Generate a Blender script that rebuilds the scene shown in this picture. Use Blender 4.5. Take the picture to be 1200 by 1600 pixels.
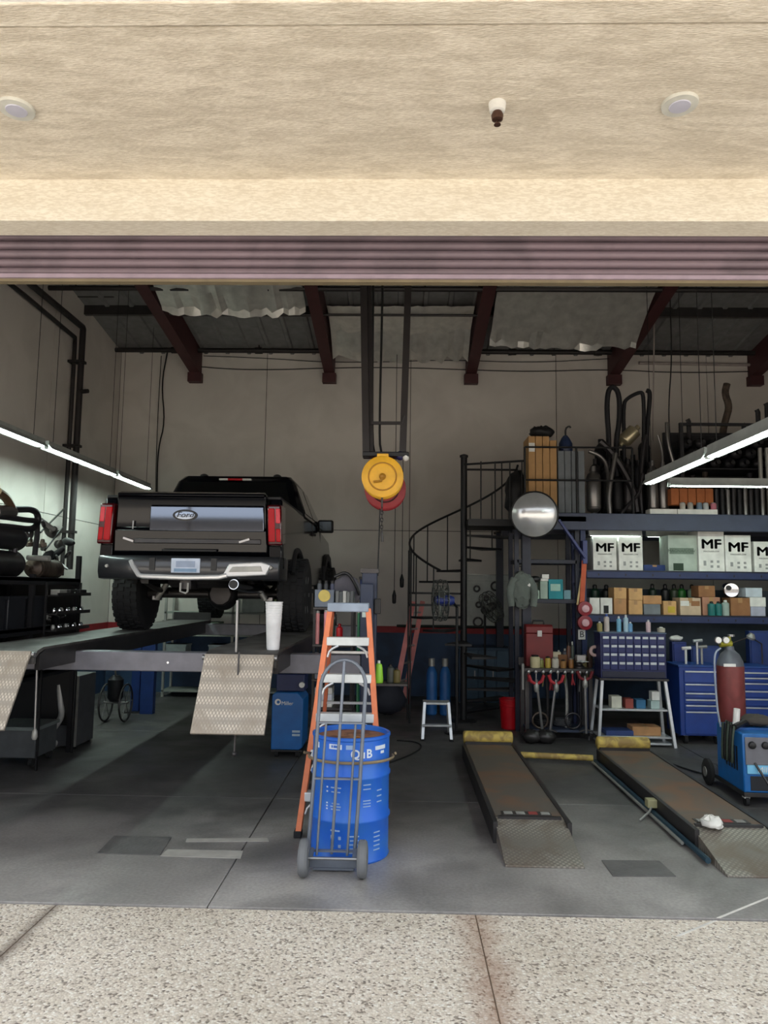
import bpy, bmesh, math, random
from mathutils import Vector, Matrix
random.seed(11)
for o in list(bpy.data.objects): bpy.data.objects.remove(o)
S = bpy.context.scene
COL = S.collection
R_ = math.radians

# ---------------------------------------------------------------- camera
FPX, VPX, VPY, ROLL, EYE = 1156.0, 627.0, 921.0, 0.6, 1.95
yc = Vector((VPX-600, -(VPY-800), -FPX)).normalized()
up = Vector((math.sin(R_(ROLL)), math.cos(R_(ROLL)), 0))
zc = (up - up.dot(yc)*yc).normalized()
xc = yc.cross(zc)
ROT = Matrix((xc, yc, zc))
cam = bpy.data.cameras.new('camera'); cam.sensor_fit = 'VERTICAL'; cam.sensor_height = 36; cam.sensor_width = 27
cam.lens = 36*FPX/1600; cam.clip_end = 300
camo = bpy.data.objects.new('camera', cam); COL.objects.link(camo)
camo.matrix_world = Matrix.Translation((0, 0, EYE)) @ ROT.to_4x4()
S.camera = camo
def P(px, py, X=None, Y=None, Z=None):
    """point of a known plane (X, Y or Z given) seen at a photo pixel"""
    d = ROT @ Vector((px-600, 800-py, -FPX))
    t = X/d.x if X is not None else Y/d.y if Y is not None else (Z-EYE)/d.z
    return Vector((0, 0, EYE)) + d*t

# ---------------------------------------------------------------- sky, sun, exposure
W = bpy.data.worlds.new('sky'); S.world = W; W.use_nodes = True
nt = W.node_tree; nt.nodes.clear()
out = nt.nodes.new('ShaderNodeOutputWorld'); bg = nt.nodes.new('ShaderNodeBackground')
tc = nt.nodes.new('ShaderNodeTexCoord'); sx = nt.nodes.new('ShaderNodeSeparateXYZ'); cr = nt.nodes.new('ShaderNodeValToRGB')
cr.color_ramp.elements[0].position = 0.0; cr.color_ramp.elements[0].color = (.98, .985, 1, 1)
cr.color_ramp.elements[1].position = .7; cr.color_ramp.elements[1].color = (.80, .88, 1.0, 1)
nt.links.new(tc.outputs['Generated'], sx.inputs[0]); nt.links.new(sx.outputs['Z'], cr.inputs[0])
nt.links.new(cr.outputs[0], bg.inputs[0]); bg.inputs[1].default_value = 1.0
nt.links.new(bg.outputs[0], out.inputs[0])
sl = bpy.data.lights.new('sun', 'SUN'); sl.energy = 5.2; sl.angle = R_(.6); sl.color = (1, .975, .94)
so = bpy.data.objects.new('sun', sl); COL.objects.link(so); so.location = (0, 20, 40)
so.rotation_euler = Vector((.12, -math.cos(R_(65)), -math.sin(R_(65)))).to_track_quat('-Z', 'Y').to_euler()
S.view_settings.view_transform = 'Standard'; S.view_settings.look = 'None'; S.view_settings.gamma = 1
S.view_settings.use_curve_mapping = False; S.view_settings.exposure = 0.9

# ---------------------------------------------------------------- materials
def lin(c):
    f = lambda u: (u/12.92 if u <= .04045 else ((u+.055)/1.055)**2.4)
    return tuple(f(x/255) for x in c)
MATS = {}
def mat(name, col=(128, 128, 128), rough=.6, metal=0, var=.18, scale=7, bump=0, bscale=80, emit=0, coat=0, alpha=1, spec=.5, trans=0):
    if name in MATS: return MATS[name]
    m = bpy.data.materials.new(name); m.use_nodes = True; n = m.node_tree.nodes; l = m.node_tree.links
    b = n['Principled BSDF']; c = lin(col)
    t = n.new('ShaderNodeTexCoord')
    b.inputs['Roughness'].default_value = rough; b.inputs['Metallic'].default_value = metal
    b.inputs['Specular IOR Level'].default_value = spec
    if coat: b.inputs['Coat Weight'].default_value = coat; b.inputs['Coat Roughness'].default_value = .06
    if trans: b.inputs['Transmission Weight'].default_value = trans
    if var > 0:
        nz = n.new('ShaderNodeTexNoise'); nz.inputs['Scale'].default_value = scale; nz.inputs['Detail'].default_value = 5
        l.new(t.outputs['Object'], nz.inputs['Vector'])
        r = n.new('ShaderNodeValToRGB'); r.color_ramp.elements[0].position = .3; r.color_ramp.elements[1].position = .72
        r.color_ramp.elements[0].color = tuple(max(0, x*(1-var)) for x in c)+(1,)
        r.color_ramp.elements[1].color = tuple(min(1, x*(1+var*.6)) for x in c)+(1,)
        l.new(nz.outputs['Fac'], r.inputs[0]); l.new(r.outputs[0], b.inputs['Base Color'])
    else: b.inputs['Base Color'].default_value = c+(1,)
    if bump:
        n2 = n.new('ShaderNodeTexNoise'); n2.inputs['Scale'].default_value = bscale; n2.inputs['Detail'].default_value = 3
        l.new(t.outputs['Object'], n2.inputs['Vector'])
        bp = n.new('ShaderNodeBump'); bp.inputs['Strength'].default_value = bump; bp.inputs['Distance'].default_value = .01
        l.new(n2.outputs['Fac'], bp.inputs['Height']); l.new(bp.outputs[0], b.inputs['Normal'])
    if emit: b.inputs['Emission Color'].default_value = c+(1,); b.inputs['Emission Strength'].default_value = emit
    MATS[name] = m
    return m
def chain(m):
    n = m.node_tree.nodes; return n, m.node_tree.links, n['Principled BSDF']
def ramp(n, a, ca, b_, cb):
    r = n.new('ShaderNodeValToRGB'); e = r.color_ramp.elements
    e[0].position = a; e[1].position = b_; e[0].color = ca if len(ca) == 4 else tuple(ca)+(1,); e[1].color = cb if len(cb) == 4 else tuple(cb)+(1,)
    return r
def mixc(n, l, fac, a, b_, mode='MIX'):
    x = n.new('ShaderNodeMix'); x.data_type = 'RGBA'; x.blend_type = mode
    for s_, v in ((x.inputs[0], fac), (x.inputs[6], a), (x.inputs[7], b_)):
        if isinstance(v, (int, float)): s_.default_value = v
        elif isinstance(v, tuple): s_.default_value = v if len(v) == 4 else v+(1,)
        else: l.new(v, s_)
    return x.outputs[2]
def noise(n, l, src, sc, det=4, dis=0):
    z = n.new('ShaderNodeTexNoise'); z.inputs['Scale'].default_value = sc; z.inputs['Detail'].default_value = det; z.inputs['Distortion'].default_value = dis
    l.new(src, z.inputs['Vector']); return z.outputs['Fac']
def mapped(n, l, sc):
    t = n.new('ShaderNodeTexCoord'); m = n.new('ShaderNodeMapping'); m.inputs['Scale'].default_value = sc
    l.new(t.outputs['Object'], m.inputs[0]); return m.outputs[0]

def floor_mat():
    m = mat('shop_concrete', (120, 116, 112), .62, var=0); n, l, b = chain(m)
    v = mapped(n, l, (1, 1, 1))
    a = ramp(n, .3, lin((132, 128, 124)), .7, lin((176, 171, 166))); l.new(noise(n, l, v, .8, 8, .6), a.inputs[0])
    s = ramp(n, .5, (0, 0, 0), .75, (1, 1, 1)); l.new(noise(n, l, v, .9, 8, .7), s.inputs[0])
    c = mixc(n, l, s.outputs[0], a.outputs[0], lin((76, 75, 74)))
    # oily traffic grime of the working bays plus painted-in interior shade, cleaner at the threshold
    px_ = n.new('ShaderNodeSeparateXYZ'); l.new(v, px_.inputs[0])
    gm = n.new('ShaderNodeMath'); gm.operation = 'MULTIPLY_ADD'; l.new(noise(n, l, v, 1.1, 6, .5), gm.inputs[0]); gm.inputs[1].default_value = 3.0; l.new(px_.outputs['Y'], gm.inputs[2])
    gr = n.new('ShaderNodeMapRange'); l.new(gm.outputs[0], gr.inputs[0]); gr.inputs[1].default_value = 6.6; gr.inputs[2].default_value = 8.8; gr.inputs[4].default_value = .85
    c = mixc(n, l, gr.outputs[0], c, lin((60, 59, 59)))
    g = ramp(n, .35, (.85, .85, .85), .7, (1.08, 1.08, 1.08)); l.new(noise(n, l, v, 45, 3), g.inputs[0])
    c = mixc(n, l, 1.0, c, g.outputs[0], 'MULTIPLY'); l.new(c, b.inputs['Base Color'])
    r = ramp(n, .4, (.42,)*3, .65, (.7,)*3); l.new(noise(n, l, v, 1.6, 5), r.inputs[0]); l.new(r.outputs[0], b.inputs['Roughness'])
    return m
def apron_mat():
    m = mat('exposed_aggregate', (190, 180, 165), .8, var=0); n, l, b = chain(m)
    v = mapped(n, l, (1, 1, 1))
    vo = n.new('ShaderNodeTexVoronoi'); vo.inputs['Scale'].default_value = 78; l.new(v, vo.inputs['Vector'])
    hs = n.new('ShaderNodeSeparateColor'); l.new(vo.outputs['Color'], hs.inputs[0])
    r = n.new('ShaderNodeValToRGB'); e = r.color_ramp.elements; e[0].position = 0; e[0].color = lin((136, 126, 116))+(1,)
    e[1].position = 1; e[1].color = lin((248, 244, 236))+(1,)
    for p_, c_ in ((.08, (166, 154, 142)), (.18, (214, 203, 190)), (.5, (226, 215, 202)), (.75, (236, 226, 212))):
        q = e.new(p_); q.color = lin(c_)+(1,)
    l.new(hs.outputs[0], r.inputs[0])
    d = ramp(n, .25, (1, 1, 1), .62, (.88, .86, .83)); l.new(vo.outputs['Distance'], d.inputs[0])
    c = mixc(n, l, 1.0, r.outputs[0], d.outputs[0], 'MULTIPLY')
    big = ramp(n, .35, (.86, .84, .8), .7, (1.06, 1.05, 1.04)); l.new(noise(n, l, v, .9, 6), big.inputs[0])
    c = mixc(n, l, 1.0, c, big.outputs[0], 'MULTIPLY')
    # rust-brown stain that runs along one joint
    t = n.new('ShaderNodeSeparateXYZ'); l.new(v, t.inputs[0])
    def lane(x0, w):
        s1 = n.new('ShaderNodeMath'); s1.operation = 'SUBTRACT'; l.new(t.outputs['X'], s1.inputs[0]); s1.inputs[1].default_value = x0
        s2 = n.new('ShaderNodeMath'); s2.operation = 'ABSOLUTE'; l.new(s1.outputs[0], s2.inputs[0])
        s3 = n.new('ShaderNodeMath'); s3.operation = 'MULTIPLY_ADD'; l.new(noise(n, l, v, 5, 4), s3.inputs[0]); s3.inputs[1].default_value = -w*1.6; l.new(s2.outputs[0], s3.inputs[2])
        rr = ramp(n, -.0, (1, 1, 1), 1, (0, 0, 0)); mp = n.new('ShaderNodeMapRange'); l.new(s3.outputs[0], mp.inputs[0]); mp.inputs[1].default_value = -w*.9; mp.inputs[2].default_value = w*.35
        l.new(mp.outputs[0], rr.inputs[0]); return rr.outputs[0]
    f1 = n.new('ShaderNodeMath'); f1.operation = 'MULTIPLY'; l.new(lane(.47, .15), f1.inputs[0]); f1.inputs[1].default_value = .62
    c = mixc(n, l, f1.outputs[0], c, lin((150, 112, 88)))
    f2 = n.new('ShaderNodeMath'); f2.operation = 'MULTIPLY'; l.new(lane(-2.1, .06), f2.inputs[0]); f2.inputs[1].default_value = .8
    c = mixc(n, l, f2.outputs[0], c, lin((120, 105, 92)))
    l.new(c, b.inputs['Base Color'])
    bp = n.new('ShaderNodeBump'); bp.inputs['Strength'].default_value = .5; bp.inputs['Distance'].default_value = .008; bp.invert = True
    l.new(vo.outputs['Distance'], bp.inputs['Height']); l.new(bp.outputs[0], b.inputs['Normal'])
    return m
def stucco_mat(name, c0, c1, strength):
    m = mat(name, c0, .9, var=0); n, l, b = chain(m); v = mapped(n, l, (1, 1, 1)); vs = mapped(n, l, (1, 4, 4))
    a = ramp(n, .36, lin(c1), .62, lin(c0)); l.new(noise(n, l, vs, 3.2, 9, .8), a.inputs[0])
    f = ramp(n, .42, (.88, .86, .83), .6, (1.03, 1.03, 1.03)); l.new(noise(n, l, vs, 26, 5, .4), f.inputs[0])
    l.new(mixc(n, l, 1.0, a.outputs[0], f.outputs[0], 'MULTIPLY'), b.inputs['Base Color'])
    bp = n.new('ShaderNodeBump'); bp.inputs['Strength'].default_value = strength; bp.inputs['Distance'].default_value = .01
    l.new(noise(n, l, vs, 34, 6), bp.inputs['Height']); l.new(bp.outputs[0], b.inputs['Normal'])
    return m
def plate_mat(name, col, rust, sc=26):
    """raised-lug tread plate, worn"""
    m = mat(name, col, .5, .35, var=0); n, l, b = chain(m)
    v = mapped(n, l, (1, 1, 1)); rt = n.new('ShaderNodeMapping'); rt.inputs['Rotation'].default_value = (0, 0, R_(45)); rt.inputs['Scale'].default_value = (sc, sc, sc*.2)
    l.new(v, rt.inputs[0])
    vo = n.new('ShaderNodeTexVoronoi'); vo.inputs['Scale'].default_value = 1; vo.inputs['Randomness'].default_value = 0; l.new(rt.outputs[0], vo.inputs['Vector'])
    r = ramp(n, .22, tuple(min(1, x*1.35) for x in lin(col)), .5, tuple(x*.72 for x in lin(col))); l.new(vo.outputs['Distance'], r.inputs[0])
    w = ramp(n, .46, (0, 0, 0), .64, (1, 1, 1)); l.new(noise(n, l, v, 3.5, 7, .5), w.inputs[0])
    l.new(mixc(n, l, w.outputs[0], r.outputs[0], lin(rust)), b.inputs['Base Color'])
    bp = n.new('ShaderNodeBump'); bp.inputs['Strength'].default_value = .6; bp.inputs['Distance'].default_value = .006; bp.invert = True
    l.new(vo.outputs['Distance'], bp.inputs['Height']); l.new(bp.outputs[0], b.inputs['Normal'])
    return m
def worn_mat(name, c0, c1, rough=.55, metal=.2, sc=3, lo=.42, hi=.62):
    m = mat(name, c0, rough, metal, var=0); n, l, b = chain(m); v = mapped(n, l, (1, 1, 1))
    w = ramp(n, lo, lin(c0), hi, lin(c1)); l.new(noise(n, l, v, sc, 8, .8), w.inputs[0]); l.new(w.outputs[0], b.inputs['Base Color'])
    return m
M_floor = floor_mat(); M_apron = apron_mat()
M_soffit = stucco_mat('stucco_soffit', (230, 222, 207), (208, 199, 183), .6)
M_header = stucco_mat('stucco_band', (230, 224, 209), (222, 215, 199), .1)
M_fascia = mat('white_fascia', (245, 244, 240), .8)
M_wall = worn_mat('painted_concrete', (208, 202, 195), (199, 193, 186), .85, 0, 1.2)
M_blue = worn_mat('blue_wainscot', (50, 76, 108), (36, 56, 82), .6, 0, 2)
M_red = mat('red_stripe', (150, 32, 38), .6)
M_joint = mat('dark_joint', (58, 54, 50), .9)
M_slat = worn_mat('mauve_door', (122, 106, 114), (106, 93, 100), .55, .1, 2)
M_sealr = mat('door_seal', (120, 108, 84), .8)
M_deck = mat('roof_deck', (124, 124, 124), .8)
M_beam = mat('maroon_beam', (70, 34, 36), .6)
M_foil = mat('foil_sheet', (214, 212, 206), .35, .55, bump=.5, bscale=9)
M_pipe = mat('dark_pipe', (44, 40, 40), .5, .3)
M_conduit = mat('pale_conduit', (170, 160, 155), .5, .2)
M_black = mat('black_paint', (20, 20, 22), .45)
M_wire = mat('black_cable', (18, 18, 18), .6, var=0)
M_rubber = mat('rubber', (30, 30, 31), .85, bump=.2)
M_chrome = mat('chrome', (225, 228, 232), .12, 1, var=.05)
M_steel = mat('steel', (150, 150, 150), .35, .85)
M_dsteel = mat('dark_steel', (72, 70, 70), .42, .7)
M_alu = mat('aluminium', (200, 204, 206), .35, .6)
M_galv = mat('galvanised', (165, 165, 160), .45, .5)
M_white = mat('white_paint', (225, 225, 220), .5)
M_tube = mat('lit_tube', (236, 255, 246), .4, var=0, emit=18); M_tube2 = mat('lit_tube_bright', (232, 255, 246), .4, var=0, emit=30)
M_lens = mat('lamp_lens', (235, 235, 240), .3)
# ---------------------------------------------------------------- mesh helpers
OFF = {}
class MB:
    def __init__(s): s.v = []; s.f = []
    def add(s, vs, fs):
        n = len(s.v); s.v += [Vector(v) for v in vs]; s.f += [[i+n for i in f] for f in fs]; return s
    def box(s, x0, x1, y0, y1, z0, z1):
        return s.add([(x0,y0,z0),(x1,y0,z0),(x1,y1,z0),(x0,y1,z0),(x0,y0,z1),(x1,y0,z1),(x1,y1,z1),(x0,y1,z1)],
                     [(0,3,2,1),(4,5,6,7),(0,1,5,4),(1,2,6,5),(2,3,7,6),(3,0,4,7)])
    def obox(s, c, sz, rz=0, rx=0, ry=0):
        m = Matrix.Rotation(rz,3,'Z') @ Matrix.Rotation(rx,3,'X') @ Matrix.Rotation(ry,3,'Y'); c = Vector(c); h = Vector(sz)/2
        k = MB().box(-h.x,h.x,-h.y,h.y,-h.z,h.z); return s.add([c+m@v for v in k.v], k.f)
    def bar(s, p, q, w, h=None, up=(0,0,1)):
        p, q = Vector(p), Vector(q); d = (q-p).normalized(); h = h or w; u = Vector(up)
        if abs(d.dot(u)) > .95: u = Vector((0,1,0)) if abs(d.y) < .9 else Vector((1,0,0))
        a = d.cross(u).normalized(); b = a.cross(d)
        vs = [e+a*i*w/2+b*j*h/2 for e in (p,q) for i,j in ((-1,-1),(1,-1),(1,1),(-1,1))]
        return s.add(vs, [(0,1,2,3),(7,6,5,4),(0,4,5,1),(1,5,6,2),(2,6,7,3),(3,7,4,0)])
    def tube(s, pts, r, n=8, closed=False):
        pts = [Vector(p) for p in pts]; k = len(pts); rs = r if isinstance(r,(list,tuple)) else [r]*k
        vs, fs, a = [], [], None
        for i, p in enumerate(pts):
            if closed: d = (pts[(i+1)%k]-pts[i-1]).normalized()
            else: d = (pts[min(i+1,k-1)]-pts[max(i-1,0)]).normalized()
            if a is None:
                a = d.orthogonal().normalized()
            a = (a-a.dot(d)*d).normalized(); b = d.cross(a)
            vs += [p+(a*math.cos(2*math.pi*j/n)+b*math.sin(2*math.pi*j/n))*rs[i] for j in range(n)]
        for i in range(k if closed else k-1):
            for j in range(n):
                i2 = (i+1)%k; fs.append((i*n+j, i*n+(j+1)%n, i2*n+(j+1)%n, i2*n+j))
        if not closed: fs += [tuple(range(n))[::-1], tuple((k-1)*n+j for j in range(n))]
        return s.add(vs, fs)
    def lathe(s, c, prof, n=24, axis=(0,0,1), cap=True):
        q = Vector((0,0,1)).rotation_difference(Vector(axis).normalized()); c = Vector(c); k = len(prof); vs, fs = [], []
        for r, t in prof:
            vs += [c+q@Vector((r*math.cos(2*math.pi*j/n), r*math.sin(2*math.pi*j/n), t)) for j in range(n)]
        for i in range(k-1):
            for j in range(n): fs.append((i*n+j, i*n+(j+1)%n, (i+1)*n+(j+1)%n, (i+1)*n+j))
        if cap: fs += [tuple(range(n))[::-1], tuple((k-1)*n+j for j in range(n))]
        return s.add(vs, fs)
    def cyl(s, p, q, r, n=14, r2=None):
        p, q = Vector(p), Vector(q); return s.lathe(p, [(r,0),(r2 if r2 is not None else r,(q-p).length)], n, q-p)
    def prism(s, poly, a0, a1, axis='X'):
        f = {'X': lambda t,u,w: (t,u,w), 'Y': lambda t,u,w: (u,t,w), 'Z': lambda t,u,w: (u,w,t)}[axis]; k = len(poly)
        return s.add([f(a0,*p) for p in poly]+[f(a1,*p) for p in poly],
                     [tuple(range(k))[::-1], tuple(range(k,2*k))]+[(i,(i+1)%k,k+(i+1)%k,k+i) for i in range(k)])
    def ball(s, c, r, n=14, m=9, sc=(1,1,1)):
        c = Vector(c); vs, fs = [], []
        for i in range(m+1):
            t = math.pi*i/m
            vs += [c+Vector((r*sc[0]*math.sin(t)*math.cos(2*math.pi*j/n), r*sc[1]*math.sin(t)*math.sin(2*math.pi*j/n), r*sc[2]*math.cos(t))) for j in range(n)]
        for i in range(m):
            for j in range(n): fs.append((i*n+j,(i+1)*n+j,(i+1)*n+(j+1)%n,i*n+(j+1)%n))
        return s.add(vs, fs)
    def sheet(s, grid, th=.01):
        a, b = len(grid), len(grid[0]); n = a*b; vs = [Vector(p) for r in grid for p in r]; vs += [v+Vector((0,0,th)) for v in vs]; fs = []
        for i in range(a-1):
            for j in range(b-1):
                q = (i*b+j,i*b+j+1,(i+1)*b+j+1,(i+1)*b+j); fs += [q[::-1], tuple(x+n for x in q)]
        rim = [j for j in range(b)]+[i*b+b-1 for i in range(1,a)]+[(a-1)*b+j for j in range(b-2,-1,-1)]+[i*b for i in range(a-2,0,-1)]
        fs += [(rim[i],rim[(i+1)%len(rim)],rim[(i+1)%len(rim)]+n,rim[i]+n) for i in range(len(rim))]
        return s.add(vs, fs)
    def xf(s, m):
        s.v = [m@v for v in s.v]; return s
    def build(s, name, m, parent=None, bevel=0, seg=2, angle=38, origin=None):
        me = bpy.data.meshes.new(name)
        if parent is not None: o0 = OFF[parent]
        elif origin is not None: o0 = Vector(origin)
        else:
            xs, ys, zs = zip(*s.v); o0 = Vector(((min(xs)+max(xs))/2, (min(ys)+max(ys))/2, min(zs)))
        me.from_pydata([v-o0 for v in s.v], [], s.f)
        b = bmesh.new(); b.from_mesh(me); bmesh.ops.remove_doubles(b, verts=b.verts, dist=1e-5); bmesh.ops.recalc_face_normals(b, faces=b.faces); b.to_mesh(me); b.free()
        me.polygons.foreach_set('use_smooth', [True]*len(me.polygons)); me.set_sharp_from_angle(angle=R_(angle))
        me.materials.append(m)
        o = bpy.data.objects.new(name, me); COL.objects.link(o); OFF[o] = o0
        if parent is not None: o.parent = parent
        else: o.location = o0
        if bevel:
            q = o.modifiers.new('bevel','BEVEL'); q.width = bevel; q.segments = seg; q.limit_method = 'ANGLE'; q.angle_limit = R_(40)
        return o
def tag(o, label, cat, group=None):
    o['label'] = label; o['category'] = cat
    if group: o['group'] = group
    return o
def thing(name, label, cat, loc, group=None):
    o = bpy.data.objects.new(name, None); COL.objects.link(o); o.location = loc; o.empty_display_size = .1
    OFF[o] = Vector(loc); return tag(o, label, cat, group)
def struct(o): o['kind'] = 'structure'; return o
def dup(root, loc, rz=0, label=None, group=None, parent=None):
    r = root.copy(); COL.objects.link(r)
    if parent is None: r.location = loc; r.rotation_euler = (0,0,rz)
    else: r.parent = parent
    OFF[r] = Vector(loc)
    if label: r['label'] = label
    if group: r['group'] = group
    for ch in list(root.children): dup(ch, loc, parent=r)
    return r
def text(body, size, m, parent, loc, rot, name='lettering', ext=.001, align='CENTER', bold=0, xs=1, shear=0, fat=0):
    c = bpy.data.curves.new(name,'FONT'); c.body = body; c.size = size; c.extrude = ext; c.align_x = align; c.align_y = 'CENTER'; c.offset = bold; c.shear = shear; c.resolution_u = 3
    t = bpy.data.objects.new(name, c); COL.objects.link(t)
    dg = bpy.context.evaluated_depsgraph_get(); me = bpy.data.meshes.new_from_object(t.evaluated_get(dg)); bpy.data.objects.remove(t)
    me.transform(Matrix.Translation(Vector(loc)-OFF[parent]) @ rot.to_4x4() @ Matrix.Diagonal((xs,1,1,1)))
    if fat:                                                    # heavier strokes: the same letters laid side by side
        b = bmesh.new()
        for dx, dz in ((-fat,0),(0,0),(fat,0),(0,fat*.7),(0,-fat*.7)):
            k = me.copy(); k.transform(Matrix.Translation(rot @ Vector((dx,dz,0)))); b.from_mesh(k); bpy.data.meshes.remove(k)
        b.to_mesh(me); b.free()
    me.materials.clear(); me.materials.append(m)
    o = bpy.data.objects.new(name, me); COL.objects.link(o); o.parent = parent; OFF[o] = OFF[parent]; return o
FRONT = Matrix.Rotation(R_(90),3,'X')                                   # upright text read from -Y
def arc(c, r, a0, a1, n, plane='XZ'):
    o = []
    for i in range(n+1):
        a = R_(a0+(a1-a0)*i/n); u, w = r*math.cos(a), r*math.sin(a)
        o.append(Vector(c)+(Vector((u,0,w)) if plane == 'XZ' else Vector((u,w,0)) if plane == 'XY' else Vector((0,u,w))))
    return o
def smooth_path(pts, it=2):
    pts = [Vector(p) for p in pts]
    for _ in range(it):
        q = [pts[0]]
        for a, b in zip(pts, pts[1:]): q += [a*.75+b*.25, a*.25+b*.75]
        pts = q+[pts[-1]]
    return pts

# ---------------------------------------------------------------- setting
YW, XL, XR, YD = 13.9, -5.5, 7.2, 4.74            # back wall, side walls, threshold
def roof_z(y): return 6.5+.15*(YW-.1-y)
# floor of cast slabs with saw-cut joints
fl = struct(MB().box(XL-.3, XR+.3, YD, YW+.3, -.3, -.03).build('floor', M_joint, origin=(0,0,0)))
fx = [XL-.3, -1.17, 3.62, XR+.3]; fy = [YD, 7.1, 10.2, YW+.3]
for i in range(3):
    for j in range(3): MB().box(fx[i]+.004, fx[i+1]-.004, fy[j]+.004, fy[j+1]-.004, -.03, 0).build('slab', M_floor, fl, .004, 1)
ap = struct(MB().box(-45, 45, -60, YD-.004, -.3, -.014).build('ground', mat('joint_dirt', (132, 112, 94), .9), origin=(0,0,0)))
ax = [-45, -9.9, -7.3, -4.7, -2.1, .47, 3.07, 5.67, 8.27, 45]
for i in range(len(ax)-1):
    for y0, y1 in ((-60,-12),(-12,-5),(-5,.3),(.3,YD-.01)): MB().box(ax[i]+.004, ax[i+1]-.004, y0+.006, y1, -.014, -.008).build('slab', M_apron, ap)
# front of the building: canopy soffit, header band, fascia, parapet
sf = struct(MB().box(-9.4, 9.4, 3.06, 4.6, 4.66, 6.4).build('trim_1', M_joint, origin=(0,0,0)))
MB().box(-9.4, 9.4, 3.275, 4.6, 4.626, 4.67).build('soffit_panel', M_soffit, sf)
MB().box(-9.4, 9.4, 3.12, 3.262, 4.622, 4.67).build('soffit_lip', M_soffit, sf, .006)
MB().box(-9.4, 9.4, 3.03, 3.12, 4.63, 6.45).build('fascia', M_fascia, sf)
hd = struct(MB().box(-9.4, 9.4, 4.6, 4.812, 4.34, 8.1).build('wall_front', M_header, bevel=.006, origin=(0,0,0)))
MB().box(-9.4, -5.2, 4.6, 4.812, -.05, 4.36).build('pier', M_header, hd); MB().box(6.7, 9.4, 4.6, 4.812, -.05, 4.36).build('pier', M_header, hd)
wl = struct(MB().box(XL-.3, XL-.02, 4.81, YW+.3, -.05, 8).build('wall_left', M_joint, origin=(0,0,0)))
wr = struct(MB().box(XR, XR+.3, 4.81, YW+.3, -.05, 8).build('wall_right', M_wall, origin=(0,0,0)))
wb = struct(MB().box(XL-.02, XR, YW+.02, YW+.3, -.05, 8).build('wall_back', M_joint, origin=(0,0,0)))
bx_ = [XL, -2.64, .14, 2.92, 5.78, XR]
ZS = 3.05
for i in range(5):
    a, b = bx_[i]+.006, bx_[i+1]-.006
    MB().box(a, b, YW, YW+.02, ZS+.006, 8).build('concrete_panel', M_wall, wb); MB().box(a, b, YW, YW+.02, 1.27, ZS-.006).build('concrete_panel', M_wall, wb)
    MB().box(a, b, YW, YW+.02, 0, 1.15).build('wainscot_panel', M_blue, wb); MB().box(a, b, YW-.004, YW+.02, 1.15, 1.27).build('stripe', M_red, wb)
ly = [4.82, 8.4, 11.17, YW]
for j in range(3):
    a, b = ly[j]+.006, ly[j+1]-.006
    for z0, z1 in ((1.27, ZS-.006), (ZS+.006, 8)): MB().box(XL-.02, XL, a, b, z0, z1).build('concrete_panel', M_wall, wl)
    MB().box(XL-.02, XL, a, b, 0, 1.15).build('wainscot_panel', M_blue, wl); MB().box(XL-.02, XL+.004, a, b, 1.15, 1.27).build('stripe', M_red, wl)
ce = struct(MB().add([(x,y,roof_z(y)+dz) for dz in (0,.25) for x,y in ((XL-.3,4.7),(XR+.3,4.7),(XR+.3,YW+.3),(XL-.3,YW+.3))],
    [(0,1,2,3),(7,6,5,4),(0,4,5,1),(1,5,6,2),(2,6,7,3),(3,7,4,0)]).build('ceiling', M_deck, origin=(0,0,0)))
for x in (-4.01, -1.42, 1.29, 4.0, 6.65):
    b = MB()
    for sx_ in (-.1,.1):
        for y in (4.85, YW-.01):
            for dz in (-.46,0): b.v.append(Vector((x+sx_, y, roof_z(y)+dz-.0)))
    b.f = [(0,1,3,2),(4,6,7,5),(0,4,5,1),(2,3,7,6),(0,2,6,4),(1,5,7,3)]
    b.build('roof_beam', M_beam, ce)
    MB().box(x-.13, x+.13, YW-.16, YW-.005, roof_z(YW)-.62, roof_z(YW)-.44).build('beam_seat', M_beam, ce)
for y in (10.6, 12.2): MB().box(XL, XR, y-.04, y+.04, roof_z(y)-.16, roof_z(y)+.0).build('purlin', M_dsteel, ce)
for x in [XL+.4+.42*i for i in range(30)]:                                            # corrugation ribs of the steel deck
    MB().add([(x+a, y, roof_z(y)-d) for y in (9.6, YW) for a, d in ((-.05,0),(-.03,.035),(.03,.035),(.05,0))], [(0,1,2,3),(7,6,5,4),(0,4,5,1),(1,5,6,2),(2,6,7,3),(3,7,4,0)]).build('deck_rib', M_deck, ce)
# rolled-up slat door
dr = struct(MB().box(-5.15, 6.65, 4.95, 4.99, 4.07, 4.62).build('door_1', M_slat, origin=(0,0,0)))
z = 4.105
for i in range(8):
    pr = [(4.95, z), (4.915, z+.004), (4.90, z+.018), (4.905, z+.045), (4.925, z+.056), (4.95, z+.06)]
    MB().prism(pr, -5.15, 6.65).build('slat', M_slat, dr, angle=60); z += .0645
MB().box(-5.15, 6.65, 4.88, 4.965, 4.072, 4.103).build('bottom_bar', mat('mauve_bar', (150, 134, 146), .5), dr, .004)
MB().box(-5.15, 6.65, 4.90, 4.955, 4.052, 4.072).build('seal', M_sealr, dr)
MB().cyl((-5.15, 5.25, 4.95), (6.65, 5.25, 4.95), .24, 24).build('coil', M_slat, dr)
for x in (-5.18, 6.68): MB().box(x-.04, x+.04, 4.83, 5.0, 0, 4.7).build('guide_rail', M_dsteel, dr)
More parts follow.
